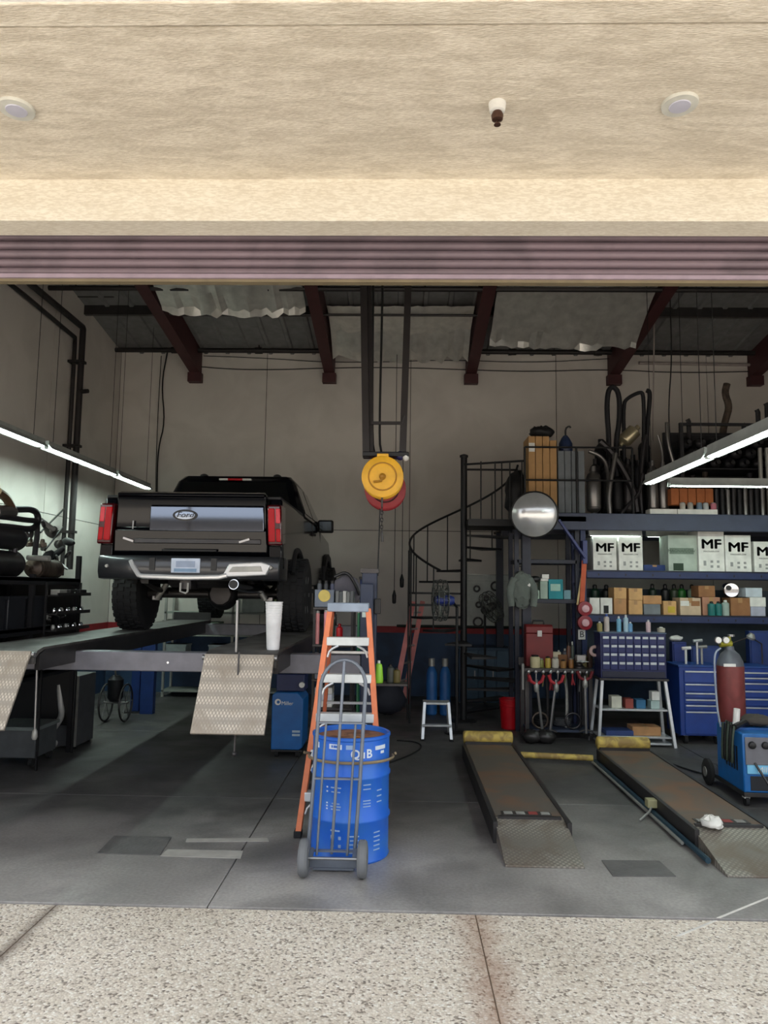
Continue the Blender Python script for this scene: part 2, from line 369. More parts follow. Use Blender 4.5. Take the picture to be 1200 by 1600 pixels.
# canopy fittings
for px, py, lab in ((26, 168, 'round recessed downlight in the soffit at the photo left edge'), (1062, 161, 'round recessed downlight in the soffit on the right, past the sprinkler')):
    p = P(px, py, Z=4.626); t = thing('recessed_downlight', lab, 'light', (p.x, p.y, 4.60), 'canopy downlights')
    MB().lathe((p.x,p.y,4.606), [(.062,0),(.095,.002),(.098,.012),(.098,.0205)], 28).build('trim_ring', mat('ring', (205,205,196), .5), t)
    MB().lathe((p.x,p.y,4.6), [(.02,0),(.055,.002),(.06,.008)], 24).build('lens', mat('frosted_lens', (190,190,205), .25, var=.05), t)
p = P(777, 162, Z=4.626); t = thing('fire_sprinkler', 'small pendant fire sprinkler head hanging from the canopy soffit', 'sprinkler', (p.x,p.y,4.50))
MB().lathe((p.x,p.y,4.575), [(.03,0),(.042,.006),(.047,.03),(.049,.051)], 20).build('escutcheon', M_white, t)
MB().lathe((p.x,p.y,4.525), [(.016,0),(.030,.006),(.034,.03),(.026,.05)], 16).build('body', mat('bronze',(84,60,50),.4,.6), t)
MB().lathe((p.x,p.y,4.50), [(.004,.024),(.006,.006),(.019,.004),(.019,0)], 14).build('deflector', mat('bronze',(84,60,50)), t)
# floor covers and patches
def quad(name, pts, h, m, lab, cat, z0=0.0005):
    b = MB(); q = [P(*p, Z=0) for p in pts]; b.prism([(v.x,v.y) for v in q], z0, z0+h, 'Z'); return tag(b.build(name, m), lab, cat)
quad('floor_cover', [(178,1307),(268,1309),(250,1337),(152,1334)], .006, mat('cover_plate',(104,102,100),.6,.2,bump=.6,bscale=30), 'dark steel cover plate set in the floor left of the drum', 'cover')
quad('floor_patch', [(262,1328),(380,1330),(376,1342),(250,1338)], .004, mat('pale_patch',(168,164,156),.8), 'pale concrete patch strip beside the dark floor cover plate', 'patch')
quad('floor_patch', [(292,1311),(418,1310),(420,1315),(290,1316)], .004, mat('pale_patch',()), 'thin pale concrete strip behind the wider patch strip', 'patch')
quad('floor_cover', [(940,1345),(1030,1346),(1056,1370),(958,1370)], .006, mat('cover_plate',()), 'dark square steel cover between the low ramps at right', 'cover')
A_, B_ = P(1058,1461,Z=0), P(1210,1399,Z=0)
for f0, f1, z0, nm in ((0,(YD-.014-A_.y)/(B_.y-A_.y),-.0078,'apron'),((YD+.006-A_.y)/(B_.y-A_.y),1,.0004,'floor')):
    u, w = A_.lerp(B_,f0), A_.lerp(B_,f1); MB().prism([(u.x-.012,u.y),(u.x+.012,u.y),(w.x+.012,w.y),(w.x-.012,w.y)], z0, z0+.003, 'Z').build('painted_line', mat('line_paint',(225,220,212),.8), ap if nm == 'apron' else fl)
# sprinkler mains, conduit, cables
def pipe(name, pts, r, m, lab, cat, n=8, sm=0, group=None):
    q = smooth_path(pts, sm) if sm else pts
    return tag(MB().tube(q, r, n).build(name, m), lab, cat, group)
a, b = P(140,543,Y=13.6), P(1250,556,Y=13.6); zp = (a.z+b.z)/2
t = thing('sprinkler_main', 'long dark sprinkler main running high along the back wall', 'pipe', (a.x,13.6,zp))
MB().tube([(a.x,13.6,zp),(XR-.1,13.6,zp)], .045, 10).build('main', M_pipe, t)
for i in range(7): x = a.x+.05+i*1.6; MB().tube([(x-.07,13.6,zp),(x+.07,13.6,zp)], .062, 10).build('coupling', M_pipe, t); MB().tube([(x,13.6,zp),(x,13.6,roof_z(13.6))], .012, 6).build('hanger_rod', M_pipe, t)
for py, y, x0, x1, r, lab in ((450,10.9,45,1300,.04,'dark branch pipe closest to the rolled door bottom'), (491,11.7,265,1020,.022,'thin dark pipe crossing under the foil insulation'), (463,11.9,60,178,.018,'short thin pipe stub at the upper left corner')):
    a, b = P(x0,py,Y=y), P(x1,py,Y=y)
    t = thing('branch_pipe', lab, 'pipe', (a.x,y,a.z)); x1_ = min(b.x, XR-.1)
    MB().tube([(a.x,y,a.z),(x1_,y,a.z)], r, 8).build('run', M_pipe, t)
    for f in (.06,.5,.94): x = a.x+(x1_-a.x)*f; MB().tube([(x,y,a.z),(x,y,roof_z(y)+.02)], .009, 6).build('hanger_rod', M_pipe, t)
t = thing('standpipe', 'dark standpipe dropping down the left wall with two mains', 'pipe', (XL+.18,12.25,1.9))
q = P(130,512,X=XL+.2); MB().tube(smooth_path([(XL+.2,5.2,q.z+.02),(XL+.2,q.y-.1,q.z),(XL+.2,q.y,q.z),(XL+.2,q.y,q.z-.1),(XL+.2,q.y,2.2)],1), .05, 10).build('riser', M_pipe, t)
MB().tube(smooth_path([(XL+.07,5.2,q.z-.12),(XL+.07,q.y,q.z-.12),(XL+.07,q.y+.02,q.z-.3),(XL+.07,q.y+.02,2.1)],1), .035, 8).build('riser', M_pipe, t)
for zz in (5.6,4.2,2.8): MB().box(XL+.001, XL+.26, q.y-.07, q.y+.07, zz-.02, zz+.02).build('pipe_clamp', M_pipe, t)
MB().cyl((XL+.2,q.y,5.1),(XL+.36,q.y-.05,5.1), .035).build('valve', M_pipe, t)
a = P(1000,566,Y=13.75); t = pipe('conduit', [(a.x,13.8,a.z),(XR-.02,13.8,a.z-.03)], .03, M_conduit, 'pale horizontal conduit on the back wall at upper right', 'conduit')
def cable(pts, y, r, lab, m=None, ys=None):
    q = [P(px,py,Y=(ys[i] if ys else y)) for i,(px,py) in enumerate(pts)]
    return pipe('cable', q, r, m or M_wire, lab, 'cable', 6, 2)
cable([(262,548),(252,600),(258,660),(247,700),(245,760),(245,860)], YW-.05, .014, 'wavy black cable hanging down the back wall beside the truck')
cable([(252,556),(247,640),(243,745),(244,860)], YW-.05, .008, 'straight thin cable hanging beside the wavy cable')
cable([(180,560),(174,640),(168,760)], YW-.05, .010, 'thin vertical cable near the left back corner')
cable([(300,572),(360,577),(430,578),(510,575),(620,574),(735,578),(830,581),(950,577),(1060,583),(1190,580)], YW-.06, .009, 'slack black cable strung along the back wall under the beams')
cable([(318,556),(420,560),(505,566),(600,566),(700,562),(830,567),(960,560)], YW-.12, .007, 'second thinner slack cable just under the sprinkler main')
cable([(1022,430),(1022,560),(1020,640),(1020,690)], 12.4, .012, 'pale cord dropping to the exhaust parts at upper right', M_conduit)
cable([(1046,400),(1047,470),(1050,560),(1044,640),(1048,700)], 11.6, .010, 'dark cord dropping in front of the exhaust parts', M_wire)
for i,(px,y1,y2,lab) in enumerate(((616,800,925,'lower black pendant switch hanging left of the spiral stair'), (628,790,900,'upper black pendant switch hanging by the spiral stair'))):
    y = 12.8; a, b = P(px,y1-330,Y=y), P(px,y2,Y=y)
    t = thing('pendant_switch', lab, 'switch', (b.x,y,b.z-.2)); MB().tube([(b.x,y,roof_z(y)+.02),(b.x,y,b.z)], .006, 6).build('cord', M_wire, t)
    MB().lathe((b.x,y,b.z-.2), [(.02,0),(.034,.02),(.036,.14),(.022,.19),(.012,.23)], 12).build('handle', M_black, t)
# foil-faced insulation sagging between the beams
def foil(x0, x1, prof, lab, seed):
    rnd = random.Random(seed); n = 26; g = []
    for i,(y,z,amp) in enumerate(prof):
        g.append([(x0+(x1-x0)*j/n, y+rnd.uniform(-1,1)*amp*.5, z+rnd.uniform(-1,1)*amp-.06*math.sin(math.pi*j/n)*(1 if i else 0)) for j in range(n+1)])
    tag(MB().sheet(g,.012).build('foil_insulation', M_foil, angle=25), lab, 'insulation')
foil(-4.0+.15, -1.56, [(9.6,roof_z(9.6)-.2,.01),(10.3,roof_z(10.3)-.24,.02),(10.9,6.5,.03),(11.25,6.36,.05),(11.3,6.28,.04)], 'leftmost sagging sheet of silver foil insulation under the roof', 1)
foil(-1.27, 1.15, [(11.7,6.55,.01),(12.0,6.5,.03),(12.4,6.42,.04),(12.7,6.2,.07),(12.95,6.08,.07)], 'crumpled foil insulation sheet behind the hanging reels', 2)
foil(1.43, 3.86, [(10.0,roof_z(10)-.2,.01),(10.6,6.72,.02),(11.3,6.45,.03),(11.75,6.22,.05),(12.0,6.08,.06),(12.05,6.02,.04)], 'torn foil insulation sheet with bright crumpled edge, right of the reels', 3)

# across the yard, behind the viewer: what the truck's tailgate mirrors
t = thing('yard_building', 'low flat-roofed building across the yard behind the viewer', 'building', (0,-38,0))
MB().box(-30,22,-44,-38,-.05,6.8).build('wall', mat('far_wall',(120,112,104),.9), t)
for x in range(-27,20,6): MB().box(x,x+3,-38.05,-37.9,0,3.4).build('roller_door', mat('far_door',(70,74,80),.7), t)
MB().box(-30.3,22.3,-44.3,-37.7,6.8,7.0).build('parapet', mat('far_cap',(90,86,80),.9), t)
for x in (-14.5,-3.2,9.): 
    t = tag(MB().cyl((x,-34,-.05),(x,-34,13.5),.14,10,.1).add([],[]).build('utility_pole', mat('pole_wood',(70,58,48),.9)), {-14.5:'left',-3.2:'middle',9.:'right'}[x]+' wooden utility pole across the yard behind the viewer', 'pole', 'utility poles across the yard')
# ---------------------------------------------------------------- fluorescent fixtures
M_refl = mat('white_reflector', (150, 154, 150), .5)
def fixture(p, q, lab, wide=.16, group='fluorescent strip fixtures', hang=True, tm=None, up=.10):
    p, q = Vector(p), Vector(q); d = (q-p).normalized(); s = d.cross(Vector((0,0,1))).normalized()
    t = thing('fluorescent_fixture', lab, 'light', (p+q)/2, group)
    b = MB()
    for e in (p, q): b.v += [e+s*a+Vector((0,0,z)) for a, z in ((-wide/2,.0),(-wide*.22,.055),(-wide*.22,up),(wide*.22,up),(wide*.22,.055),(wide/2,.0),(wide/2-.006,-.004),(wide*.2,.045),(-wide*.2,.045),(-wide/2+.006,-.004))]
    b.f = [tuple(range(10))[::-1], tuple(range(10,20))]+[(i,(i+1)%10,10+(i+1)%10,10+i) for i in range(10)]
    b.build('housing', M_refl, t)
    n = 2 if (q-p).length > 1.4 else 1
    for off in ((-.028,.028) if wide > .1 else (0,)):
        for i in range(n):
            u = p+(q-p)*(i/n)+d*.03+s*off+Vector((0,0,.008)); w = p+(q-p)*((i+1)/n)-d*.03+s*off+Vector((0,0,.008)); MB().tube([u,w], .015, 8).build('tube', tm or M_tube, t)
    for e in (p+d*.012, q-d*.012): MB().obox(e+Vector((0,0,.02)), (.05 if abs(d.x) < .5 else .02, .02 if abs(d.x) < .5 else .05, .05)).build('lamp_holder', M_refl, t)
    if hang:
        for f in (.08,.92):
            e = p+(q-p)*f; MB().tube([e+Vector((0,0,.09)), (e.x,e.y,roof_z(e.y)+.02)], .004, 5).build('hanger_wire', M_wire, t)
    return t
for y0, y1, lab in ((6.2,9.1,'fluorescent strip over the left rack, nearest the door'), (9.2,11.45,'middle fluorescent strip of the left row'), (11.55,13.05,'far fluorescent strip ending behind the truck tailgate')):
    fixture((-4.55,y0,3.68), (-4.55,y1,3.68), lab, .16, tm=M_tube2)
for y0, y1, lab in ((5.0,6.76,'wide fluorescent fixture at right, nearest the door'), (6.82,8.5,'wide fluorescent fixture at right, ending before the mezzanine')):
    fixture((2.82,y0,3.19), (2.82,y1,3.19), lab, .13, up=.11)
a = P(1045,759,Y=9.3); fixture((a.x,9.3,a.z), (a.x+2.4,9.3,a.z), 'crosswise fluorescent fixture in front of the mezzanine at right', .14)

# ---------------------------------------------------------------- hanging hose reels
YR = 7.6
c = P(598,747,Y=YR)
def px_x(px, y, Y): return P(px, y, Y=Y).x
t = thing('reel_bracket', 'dark steel drop bracket hanging from the roof and carrying the reels', 'bracket', (c.x,YR+.1,c.z+.2))
zt = roof_z(YR)+.02
for px0, px1, dy in ((563,572,.06),(571,578,.14),(641,629,.06)):
    q0, q1 = P(px0,455,Y=YR+dy), P(px1,706,Y=YR+dy); dirx = (q0.x-q1.x)/(q0.z-q1.z); top = Vector((q0.x+dirx*(zt-q0.z)*.3, YR+dy, zt)); bt = Vector((q1.x,YR+dy,q1.z-.06))
    MB().bar(bt, top, .07, .02, (0,1,0)).build('post', M_pipe, t); MB().bar(bt+Vector((.03,.03,0)), top+Vector((.03,.03,0)), .014, .06, (0,1,0)).build('post_flange', M_pipe, t)
a, b = P(580,661,Y=YR+.06), P(628,661,Y=YR+.06); MB().bar(a, b, .03).build('cross_bar', M_pipe, t); MB().tube([b,b+Vector((.02,0,.08))], .018).build('stop', M_pipe, t)
a, b = P(570,708,Y=YR+.12), P(636,706,Y=YR+.12); MB().box(a.x-.02, b.x+.02, YR+.02, YR+.2, a.z-.05, a.z).build('head_plate', M_black, t, .008)
MB().box(c.x-.03, c.x+.03, YR+.04, YR+.3, c.z-.04, a.z-.04).build('spindle_arm', M_black, t)
q = P(634,712,Y=YR); MB().ball((q.x,YR+.05,q.z-.01), .035, sc=(1,1,1.1)).build('white_cap', M_white, t); MB().ball((q.x-.06,YR+.06,q.z+.01), .05, sc=(1,.8,1)).build('swivel', mat('navy_plastic',(40,38,80),.4), t)
for px0, px1, lab in ((583,581,'left of two thin black hoses feeding the reels'), (598,592,'right of two thin black hoses feeding the reels')):
    a, b = P(px0,455,Y=YR+.3), P(px1,700,Y=YR+.3); k = smooth_path([(a.x,YR+.3,zt),(a.x,YR+.3,a.z),(b.x,YR+.3,b.z+.1),(b.x+.03,YR+.28,b.z-.06)],2); pipe('air_hose', k, .013, M_wire, lab, 'hose', 7)
def reel(c, r, m, m2, name, lab, crank=True):
    t = thing(name, lab, 'reel', (c.x,c.y,c.z-r))
    MB().lathe(c, [(r*.3,-.004),(r*.92,-.004),(r,.006),(r,.022),(r*.93,.03),(r*.3,.03)], 40, (0,-1,0)).build('face_disc', m, t)
    MB().tube([c+Vector((r*.66*math.cos(2*math.pi*i/36),-.032,r*.66*math.sin(2*math.pi*i/36))) for i in range(36)], .008, 6, True).build('ring_rib', m2, t)
    MB().lathe(c+Vector((0,.14,0)), [(r*.74,0),(r*.74,.14)], 30, (0,-1,0)).build('drum', M_black, t)
    MB().lathe(c+Vector((0,.17,0)), [(r*.97,0),(r,.012),(r*.97,.025)], 36, (0,-1,0)).build('rear_disc', m, t)
    MB().lathe(c+Vector((0,-.03,0)), [(.035,0),(.03,.025),(.012,.04)], 14, (0,-1,0)).build('hub', m2, t)
    if crank: MB().tube([c+Vector((0,-.05,0)), c+Vector((-.01,-.05,-.05)), c+Vector((-.09,-.055,-.06))], .012, 7).build('crank', m2, t)
    MB().box(c.x-.06, c.x+.06, c.y-.02, c.y+.01, c.z+r*.9, c.z+r*1.12).build('tab', m, t, .006)
    return t
reel(Vector((c.x,YR-.08,c.z)), .215, mat('reel_yellow',(236,178,44),.45), mat('reel_ochre',(176,124,30),.5), 'hose_reel', 'yellow steel hose reel hanging in the middle of the shop')
c2 = P(602,765,Y=YR+.42); reel(Vector((c2.x,YR+.36,c2.z)), .225, mat('reel_red',(150,28,36),.5), mat('reel_dark',(60,20,24),.5), 'cord_reel', 'red cord reel hanging behind the yellow reel', False)
a = P(597,798,Y=YR+.1)
t = thing('hook_chain', 'short dark chain with hook hanging below the reels', 'chain', (a.x,YR+.05,a.z-.34))
for i in range(7):
    zc_ = a.z+.01-i*.037; MB().tube([(a.x+(.012*math.cos(R_(k*45)) if i%2 else 0), YR+.05+(0 if i%2 else .012*math.cos(R_(k*45))), zc_+.024*math.sin(R_(k*45))) for k in range(8)], .006, 5, True).build('link', M_dsteel, t)
MB().tube([(a.x,YR+.02,c.z-.15),(a.x,YR+.05,a.z+.03)], .01).build('shackle', M_dsteel, t)
MB().tube([(a.x,YR+.05,a.z-.22),(a.x+.01,YR+.05,a.z-.33)], .012).build('hook', M_dsteel, t)
a = P(594,790,Y=YR+.38); b = P(590,900,Y=YR+.38); pipe('hanging_cord', [a,(b.x+.01,YR+.38,(a.z+b.z)/2),b], .008, M_wire, 'thin cord trailing straight down from the red reel', 'cord', 6)

# ---------------------------------------------------------------- four-post lift (left bay)
LZ = 1.42
M_runway = worn_mat('runway_steel', (96, 94, 92), (70, 68, 66), .55, .4, 4)
M_lift = mat('lift_grey', (122, 122, 130), .45, .3)
M_liftblue = mat('lift_blue', (30, 58, 120), .45)
M_ramp = plate_mat('ramp_plate', (190, 181, 168), (158, 148, 134), 52)
lift = thing('four_post_lift', 'grey four-post drive-on lift raised under the black truck', 'lift', (-2.3,9.0,0))
for x0, x1 in ((-3.66,-3.06),(-1.63,-1.03)):
    deck = [(6.2,LZ-.13),(6.2,LZ-.07),(6.26,LZ-.02),(6.36,LZ),(11.95,LZ),(11.95,LZ-.02),(6.38,LZ-.02),(6.28,LZ-.05),(6.235,LZ-.08),(6.235,LZ-.13)]
    rw = MB().prism(deck, x0, x1).build('runway', M_runway, lift)
    for x in (x0, x1-.04): MB().prism([(6.30,LZ-.19),(6.30,LZ-.06),(6.40,LZ-.02),(11.95,LZ-.02),(11.95,LZ-.19)], x, x+.04).build('side_rail', M_dsteel, rw)
    MB().box(x0, x1, 11.95, 11.97, LZ-.15, LZ+.12).build('front_stop', M_dsteel, rw)
    # hinged drive-on ramp hanging down towards the door
    cx = (x0+x1)/2; w = .575; p0 = Vector((cx,6.18,LZ-.025)); p1 = Vector((cx,5.82,LZ-.60)); d = (p1-p0).normalized(); nn = Vector((1,0,0)).cross(d)
    rp = MB().bar(p0, p1, .024, w, (1,0,0)).build('ramp', M_ramp, lift, .004)
    for s_ in (-1,1): MB().cyl((cx+s_*.31,6.19,LZ-.05),(cx+s_*.24,6.19,LZ-.05),.022).build('hinge', M_steel, rp)
    m_ = (p0+p1)/2+Vector((0,.16,0)); 
    for s_ in (-.22,.22): MB().bar((cx+s_,6.24,LZ-.08),(cx+s_,5.86,LZ-.57),.02,.03).build('stiffener', M_dsteel, rp)
for y0, xa, xb in ((7.0,-4.05,-.37),(11.66,-4.05,-.64)):
    cb = (MB().box(xa, xb, y0, y0+.16, LZ-.265, LZ-.085) if y0 < 8 else MB().box(xa, xb, y0, y0+.16, LZ-.22, LZ-.045)).build('crossbeam', M_lift, lift, .01)
    if y0 < 8: MB().lathe((-2.18,y0-.001,LZ-.18), [(.014,0),(.01,.006)], 10, (0,-1,0)).build('bolt', M_chrome, cb)
for x, y in ((-4.12,7.08),(-.30,7.08),(-4.12,11.74),(-.58,11.74)):
    if True:
        po = MB().box(x-.07, x+.07, y-.1, y+.1, 0.015, 2.12).build('post', M_liftblue if y > 8 else mat('post_blue_shaded',(36,44,66),.5), lift, .01)  # near posts take the same blue, darkened to put shade into the colour
        MB().box(x-.16, x+.16, y-.18, y+.18, 0, .015).build('base_plate', M_dsteel, po); MB().box(x-.085, x+.085, y-.115, y+.115, 2.10, 2.14).build('cap', M_dsteel, po)
po = MB().box(-3.99,-3.79,11.5,11.62,0.0,LZ-.05).build('lock_column', M_liftblue, lift)
for px, ya, yb, Y, nm in ((57,1050,1150,6.4,'lock_rod'),):
    a, b = P(px,ya,Y=Y), P(px-3,yb,Y=Y); q = MB().tube([a+Vector((0,0,.1)),b], .010).build(nm, M_steel, lift); MB().lathe(b-Vector((0,0,.03)), [(.016,0),(.026,.02),(.022,.07),(.01,.09)], 10).build('weight', M_galv, q)
a, b = P(371,938,Y=6.3), P(369,1018,Y=6.3); MB().tube([a,b-Vector((0,0,.04))], .011).build('lock_rod', M_steel, lift)
a, b = P(366,1120,Y=6.0), P(366,1178,Y=6.0); MB().tube([a+Vector((0,.1,.5)),b], .008).build('lock_rod', M_dsteel, lift); MB().ball(b,.02).build('rod_end', M_dsteel, lift)
# white tapered sleeve of cups standing at the end of the right runway
q = P(429,1030,Y=6.42); t = thing('cup_stack', 'tall white tapered stack of paper cups standing on the runway end', 'cups', (-1.10,6.44,LZ))
MB().lathe((-1.10,6.44,LZ), [(.052,0),(.056,.02),(.074,.40),(.077,.402),(.077,.41),(.06,.41)], 22).build('cups', mat('paper_white',(222,224,226),.6,bump=.4,bscale=14), t)
for i in range(6): MB().tube([(-1.10+(.066+.0016*i)*math.cos(2*math.pi*k/20), 6.44+(.066+.0016*i)*math.sin(2*math.pi*k/20), LZ+.27+.022*i) for k in range(20)], .0035, 5, True).build('rim', mat('paper_white',()), t)
# ---------------------------------------------------------------- pickup truck on the lift
TX, TY, TZ = -2.29, 7.88, LZ
M_paint = mat('black_car_paint', (7, 8, 13), .14, 0, var=.1, coat=.1, spec=.3)
M_trim = mat('black_trim', (20, 20, 22), .6)
M_glass = mat('dark_glass', (10, 12, 14), .05, 0, var=0, spec=.8)
M_tail = mat('tail_red', (176, 4, 16), .25, var=.1, spec=.3)
M_taild = mat('tail_dark_red', (70, 4, 10), .15, coat=1)
M_tire = mat('tyre', (26, 26, 28), .82, bump=.15)
truck = thing('pickup_truck', 'black crew-cab pickup truck raised on the four-post lift, tailgate towards the door', 'truck', (TX,TY,TZ))
def T(x, y, z): return Vector((TX+x, TY+y, TZ+z))
def tb(): return MB()
def put(b, name, m, par=truck, bevel=0, seg=2, taper=True):
    for v in b.v:
        k = 1-.05*max(0, v.z-.75) if taper else 1
        v.x *= k
    b.v = [T(*v) for v in b.v]; return b.build(name, m, par, bevel, seg)
WH = [(1.27,'rear'),(4.95,'front')]; TR, TWD = .445, .33; AX = TR
def arch(cy, r, z0, n=14):      # arch notch points from rear to front along the sill
    a0 = math.degrees(math.asin((z0-AX)/r)); return [(cy-r*math.cos(R_(a0+(180-2*a0)*i/n)), AX+r*math.sin(R_(a0+(180-2*a0)*i/n))) for i in range(n+1)]
# bed: two bedsides with wheel arches
side = [(.14,1.50),(.10,1.30),(.12,.72),(.62,.70)]+arch(1.27,.54,.70)+[(1.95,.66),(1.95,1.50)]
for s in (-1,1):
    q = put(tb().prism(side, s*.86, s*1.015), 'bedside', M_paint, bevel=.03, seg=3)
    fl_ = tb()
    pts = arch(1.27,.55,.70); fl_.tube([(s*1.012,y,z) for y,z in pts], .034, 8); put(fl_, 'fender_flare', M_trim, q)
    put(tb().box(*sorted((s*.84,s*1.0)), .14, 1.95, 1.49, 1.525), 'rail_cap', M_trim, q, .01)
put(tb().box(-.87,.87,.16,1.95,.72,.78), 'bed_floor', M_trim); put(tb().box(-.87,.87,1.9,1.98,.72,1.50), 'bulkhead', M_paint)
# tailgate: frame, recessed centre panel, spoiler lip, emblem
tg = put(tb().prism([(.13,.86),(.085,.90),(.055,1.14),(.085,1.16),(.075,1.44),(.04,1.50),(.06,1.535),(.17,1.545),(.17,.86)], -.845, .845), 'tailgate', M_paint, bevel=.012)
put(tb().prism([(.088,1.12),(.052,1.125),(.052,1.40),(.088,1.42)], -.46, .82), 'tailgate_panel', mat('gloss_panel',(112,120,134),.04,1,var=0), tg, .01)
put(tb().prism([(.05,1.49),(.015,1.51),(.02,1.535),(.10,1.56),(.19,1.55),(.19,1.535)], -.83, .83), 'spoiler_lip', M_paint, tg, .006)
put(tb().prism([(.088,.99),(.05,.995),(.055,1.045),(.088,1.05)], -.62, .78), 'lower_trim', M_dsteel, tg, .006)
put(tb().box(-.30,.30,.03,.06,.905,.93), 'handle', M_trim, tg, .006)
for s in (-.68,.60): put(tb().obox((s,.05,1.03), (.12,.01,.022), ry=.3 if s < 0 else -.3), 'brightwork', M_chrome, tg)
put(tb().obox((-.64,.052,1.19),(.012,.01,.09)), 'lock', M_steel, tg)
em = tb(); n = 36
em.lathe((-.06,.056,1.30), [(.132,0),(.135,.014),(.10,.016)], n, (0,-1,0)); 
for v in em.v: v.z = 1.30+(v.z-1.30)*.46
em = put(em, 'emblem', mat('emblem_black',(8,8,10),.3), tg, taper=False)
e2 = tb(); e2.lathe((-.06,.05,1.30), [(.106,0),(.108,.012),(.09,.014)], n, (0,-1,0))
for v in e2.v: v.z = 1.30+(v.z-1.30)*.42
put(e2, 'emblem_field', mat('emblem_field',(150,160,176),.2,.8,var=.05), em, taper=False)
text('Ford', .085, mat('emblem_black',()), em, T(-.06,.034,1.302), FRONT, 'script', .001, bold=0, xs=1.15, shear=.3)
# tail lamps
for s in (-1,1):
    tl = put(tb().prism([(.02,.98),(.02,1.42),(.34,1.44),(.26,1.0)], s*.86, s*1.02), 'tail_lamp', M_taild, bevel=.02)
    put(tb().box(*sorted((s*.872,s*.945)), .008, .03, 1.02, 1.38), 'lamp_lens', M_tail, tl, .008)
    put(tb().box(*sorted((s*.955,s*1.005)), .010, .03, 1.22, 1.38), 'upper_lens', mat('tail_pink',(220,60,72),.3), tl, .008)
    put(tb().box(*sorted((s*.955,s*1.005)), .010, .03, 1.02, 1.16), 'lower_lens', M_tail, tl, .008)
    put(tb().box(*sorted((s*.86,s*1.0)), .09, .2, .80, .98), 'corner_fill', M_paint, tl, .01)
# bumper with its bright lower reflection painted on as pale strips, plate, hooks
bpq = tb(); secs = [(-1.02,.22),(-.98,.06),(-.8,0),(-.3,-.03),(.3,-.03),(.8,0),(.98,.06),(1.02,.22)]
prof = [(.16,.84),(.0,.86),(-.03,.82),(-.03,.68),(0,.61),(.16,.60)]
for x, y in secs: bpq.v += [Vector((x,y+a,z)) for a,z in prof]
k = len(prof); bpq.f = [tuple(range(k)), tuple((len(secs)-1)*k+i for i in range(k))[::-1]]+[(i*k+j,i*k+(j+1)%k,(i+1)*k+(j+1)%k,(i+1)*k+j) for i in range(len(secs)-1) for j in range(k)]
bp_ = put(bpq, 'bumper', mat('bumper_grey',(52,54,58),.3,.5,coat=.6), bevel=.012, taper=False)
def strip(pts, r, name, m): put(tb().tube([Vector(p) for p in pts], r, 8), name, m, bp_, taper=False)
strip([(-.60,-.03,.80),(-.57,-.045,.74),(-.50,-.055,.645),(-.45,-.06,.635),(0,-.065,.625),(.36,-.065,.635),(.44,-.06,.655)], .027, 'reflection_strip', mat('bumper_reflection',(232,234,236),.22,.45,var=.05))
put(tb().prism([(.38,.635),(.46,.78),(.80,.80),(.90,.77),(.86,.66),(.6,.645)], -.060, .02, 'Y'), 'reflection_step', mat('bumper_reflection',()), bp_, .012, taper=False)
put(tb().prism([(.46,.69),(.50,.745),(.80,.755),(.82,.70)], -.066, -.05, 'Y'), 'step_insert', M_galv, bp_, .004, taper=False)
pl_ = put(tb().box(-.155,.155,-.072,-.058,.675,.83), 'licence_plate', mat('plate_white',(196,208,226),.4), bp_, .006, taper=False)
put(tb().box(-.12,.12,-.078,-.07,.685,.72), 'plate_band', mat('plate_blue',(120,150,180),.4), pl_, taper=False)
put(tb().box(-.10,.10,-.078,-.07,.735,.80), 'plate_characters', mat('plate_grey',(150,165,190),.4), pl_, taper=False)
for x in (-.36,.30): put(tb().box(x-.03,x+.03,-.068,-.03,.70,.83), 'bumper_recess', M_black, bp_, taper=False)
for x in (-.86,.90): put(tb().lathe((x,-.0,.74),[(.022,0),(.016,.04)],12,(0,-1,0)), 'parking_sensor', M_galv, bp_, taper=False)
put(tb().box(-.08,.04,.02,.3,.50,.60), 'hitch_receiver', M_dsteel, bp_, .006, taper=False)
put(tb().tube([(-.06,-.02,.57),(-.06,-.02,.48),(.0,-.02,.46),(.02,-.02,.48),(.02,-.02,.57)], .012,7), 'tow_loop', M_galv, bp_, taper=False)
ex = tb().tube([(.62,.9,.52),(.58,.3,.53),(.53,.0,.55),(.52,-.07,.56)], .055, 14); ex = put(ex, 'exhaust_tip', M_chrome, taper=False)
put(tb().lathe((.518,-.085,.561),[(.046,0),(.046,.03)],16,(0,1,0)), 'tip_bore', M_black, ex, taper=False)
# cab
cs = [(1.99,.62),(1.99,1.45),(2.02,1.50),(3.75,1.50),(4.05,1.46),(5.45,1.36),(5.58,1.2),(5.58,.72),(5.50,.66)]+arch(4.95,.54,.66)[::-1]+[(4.3,.56),(2.1,.56)]
cab = put(tb().prism(cs, -1.0, 1.0), 'cab_body', M_paint, bevel=.035, seg=3)
gh = tb()
lv = [(1.49,1.99,4.15,.985),(1.62,2.02,3.95,.94),(1.98,2.13,3.35,.80),(2.06,2.22,3.15,.74),(2.085,2.4,2.95,.62)]
for z,y0,y1,w in lv:
    r_ = .06; gh.v += [Vector(p) for p in ((-w+r_,y0,z),(w-r_,y0,z),(w,y0+r_,z),(w,y1-r_,z),(w-r_,y1,z),(-w+r_,y1,z),(-w,y1-r_,z),(-w,y0+r_,z))]
gh.f = [tuple(range(8))[::-1], tuple(range(32,40))]+[(i*8+j,i*8+(j+1)%8,i*8+8+(j+1)%8,i*8+8+j) for i in range(4) for j in range(8)]
rf = put(gh, 'cab_roof', M_paint, taper=False)
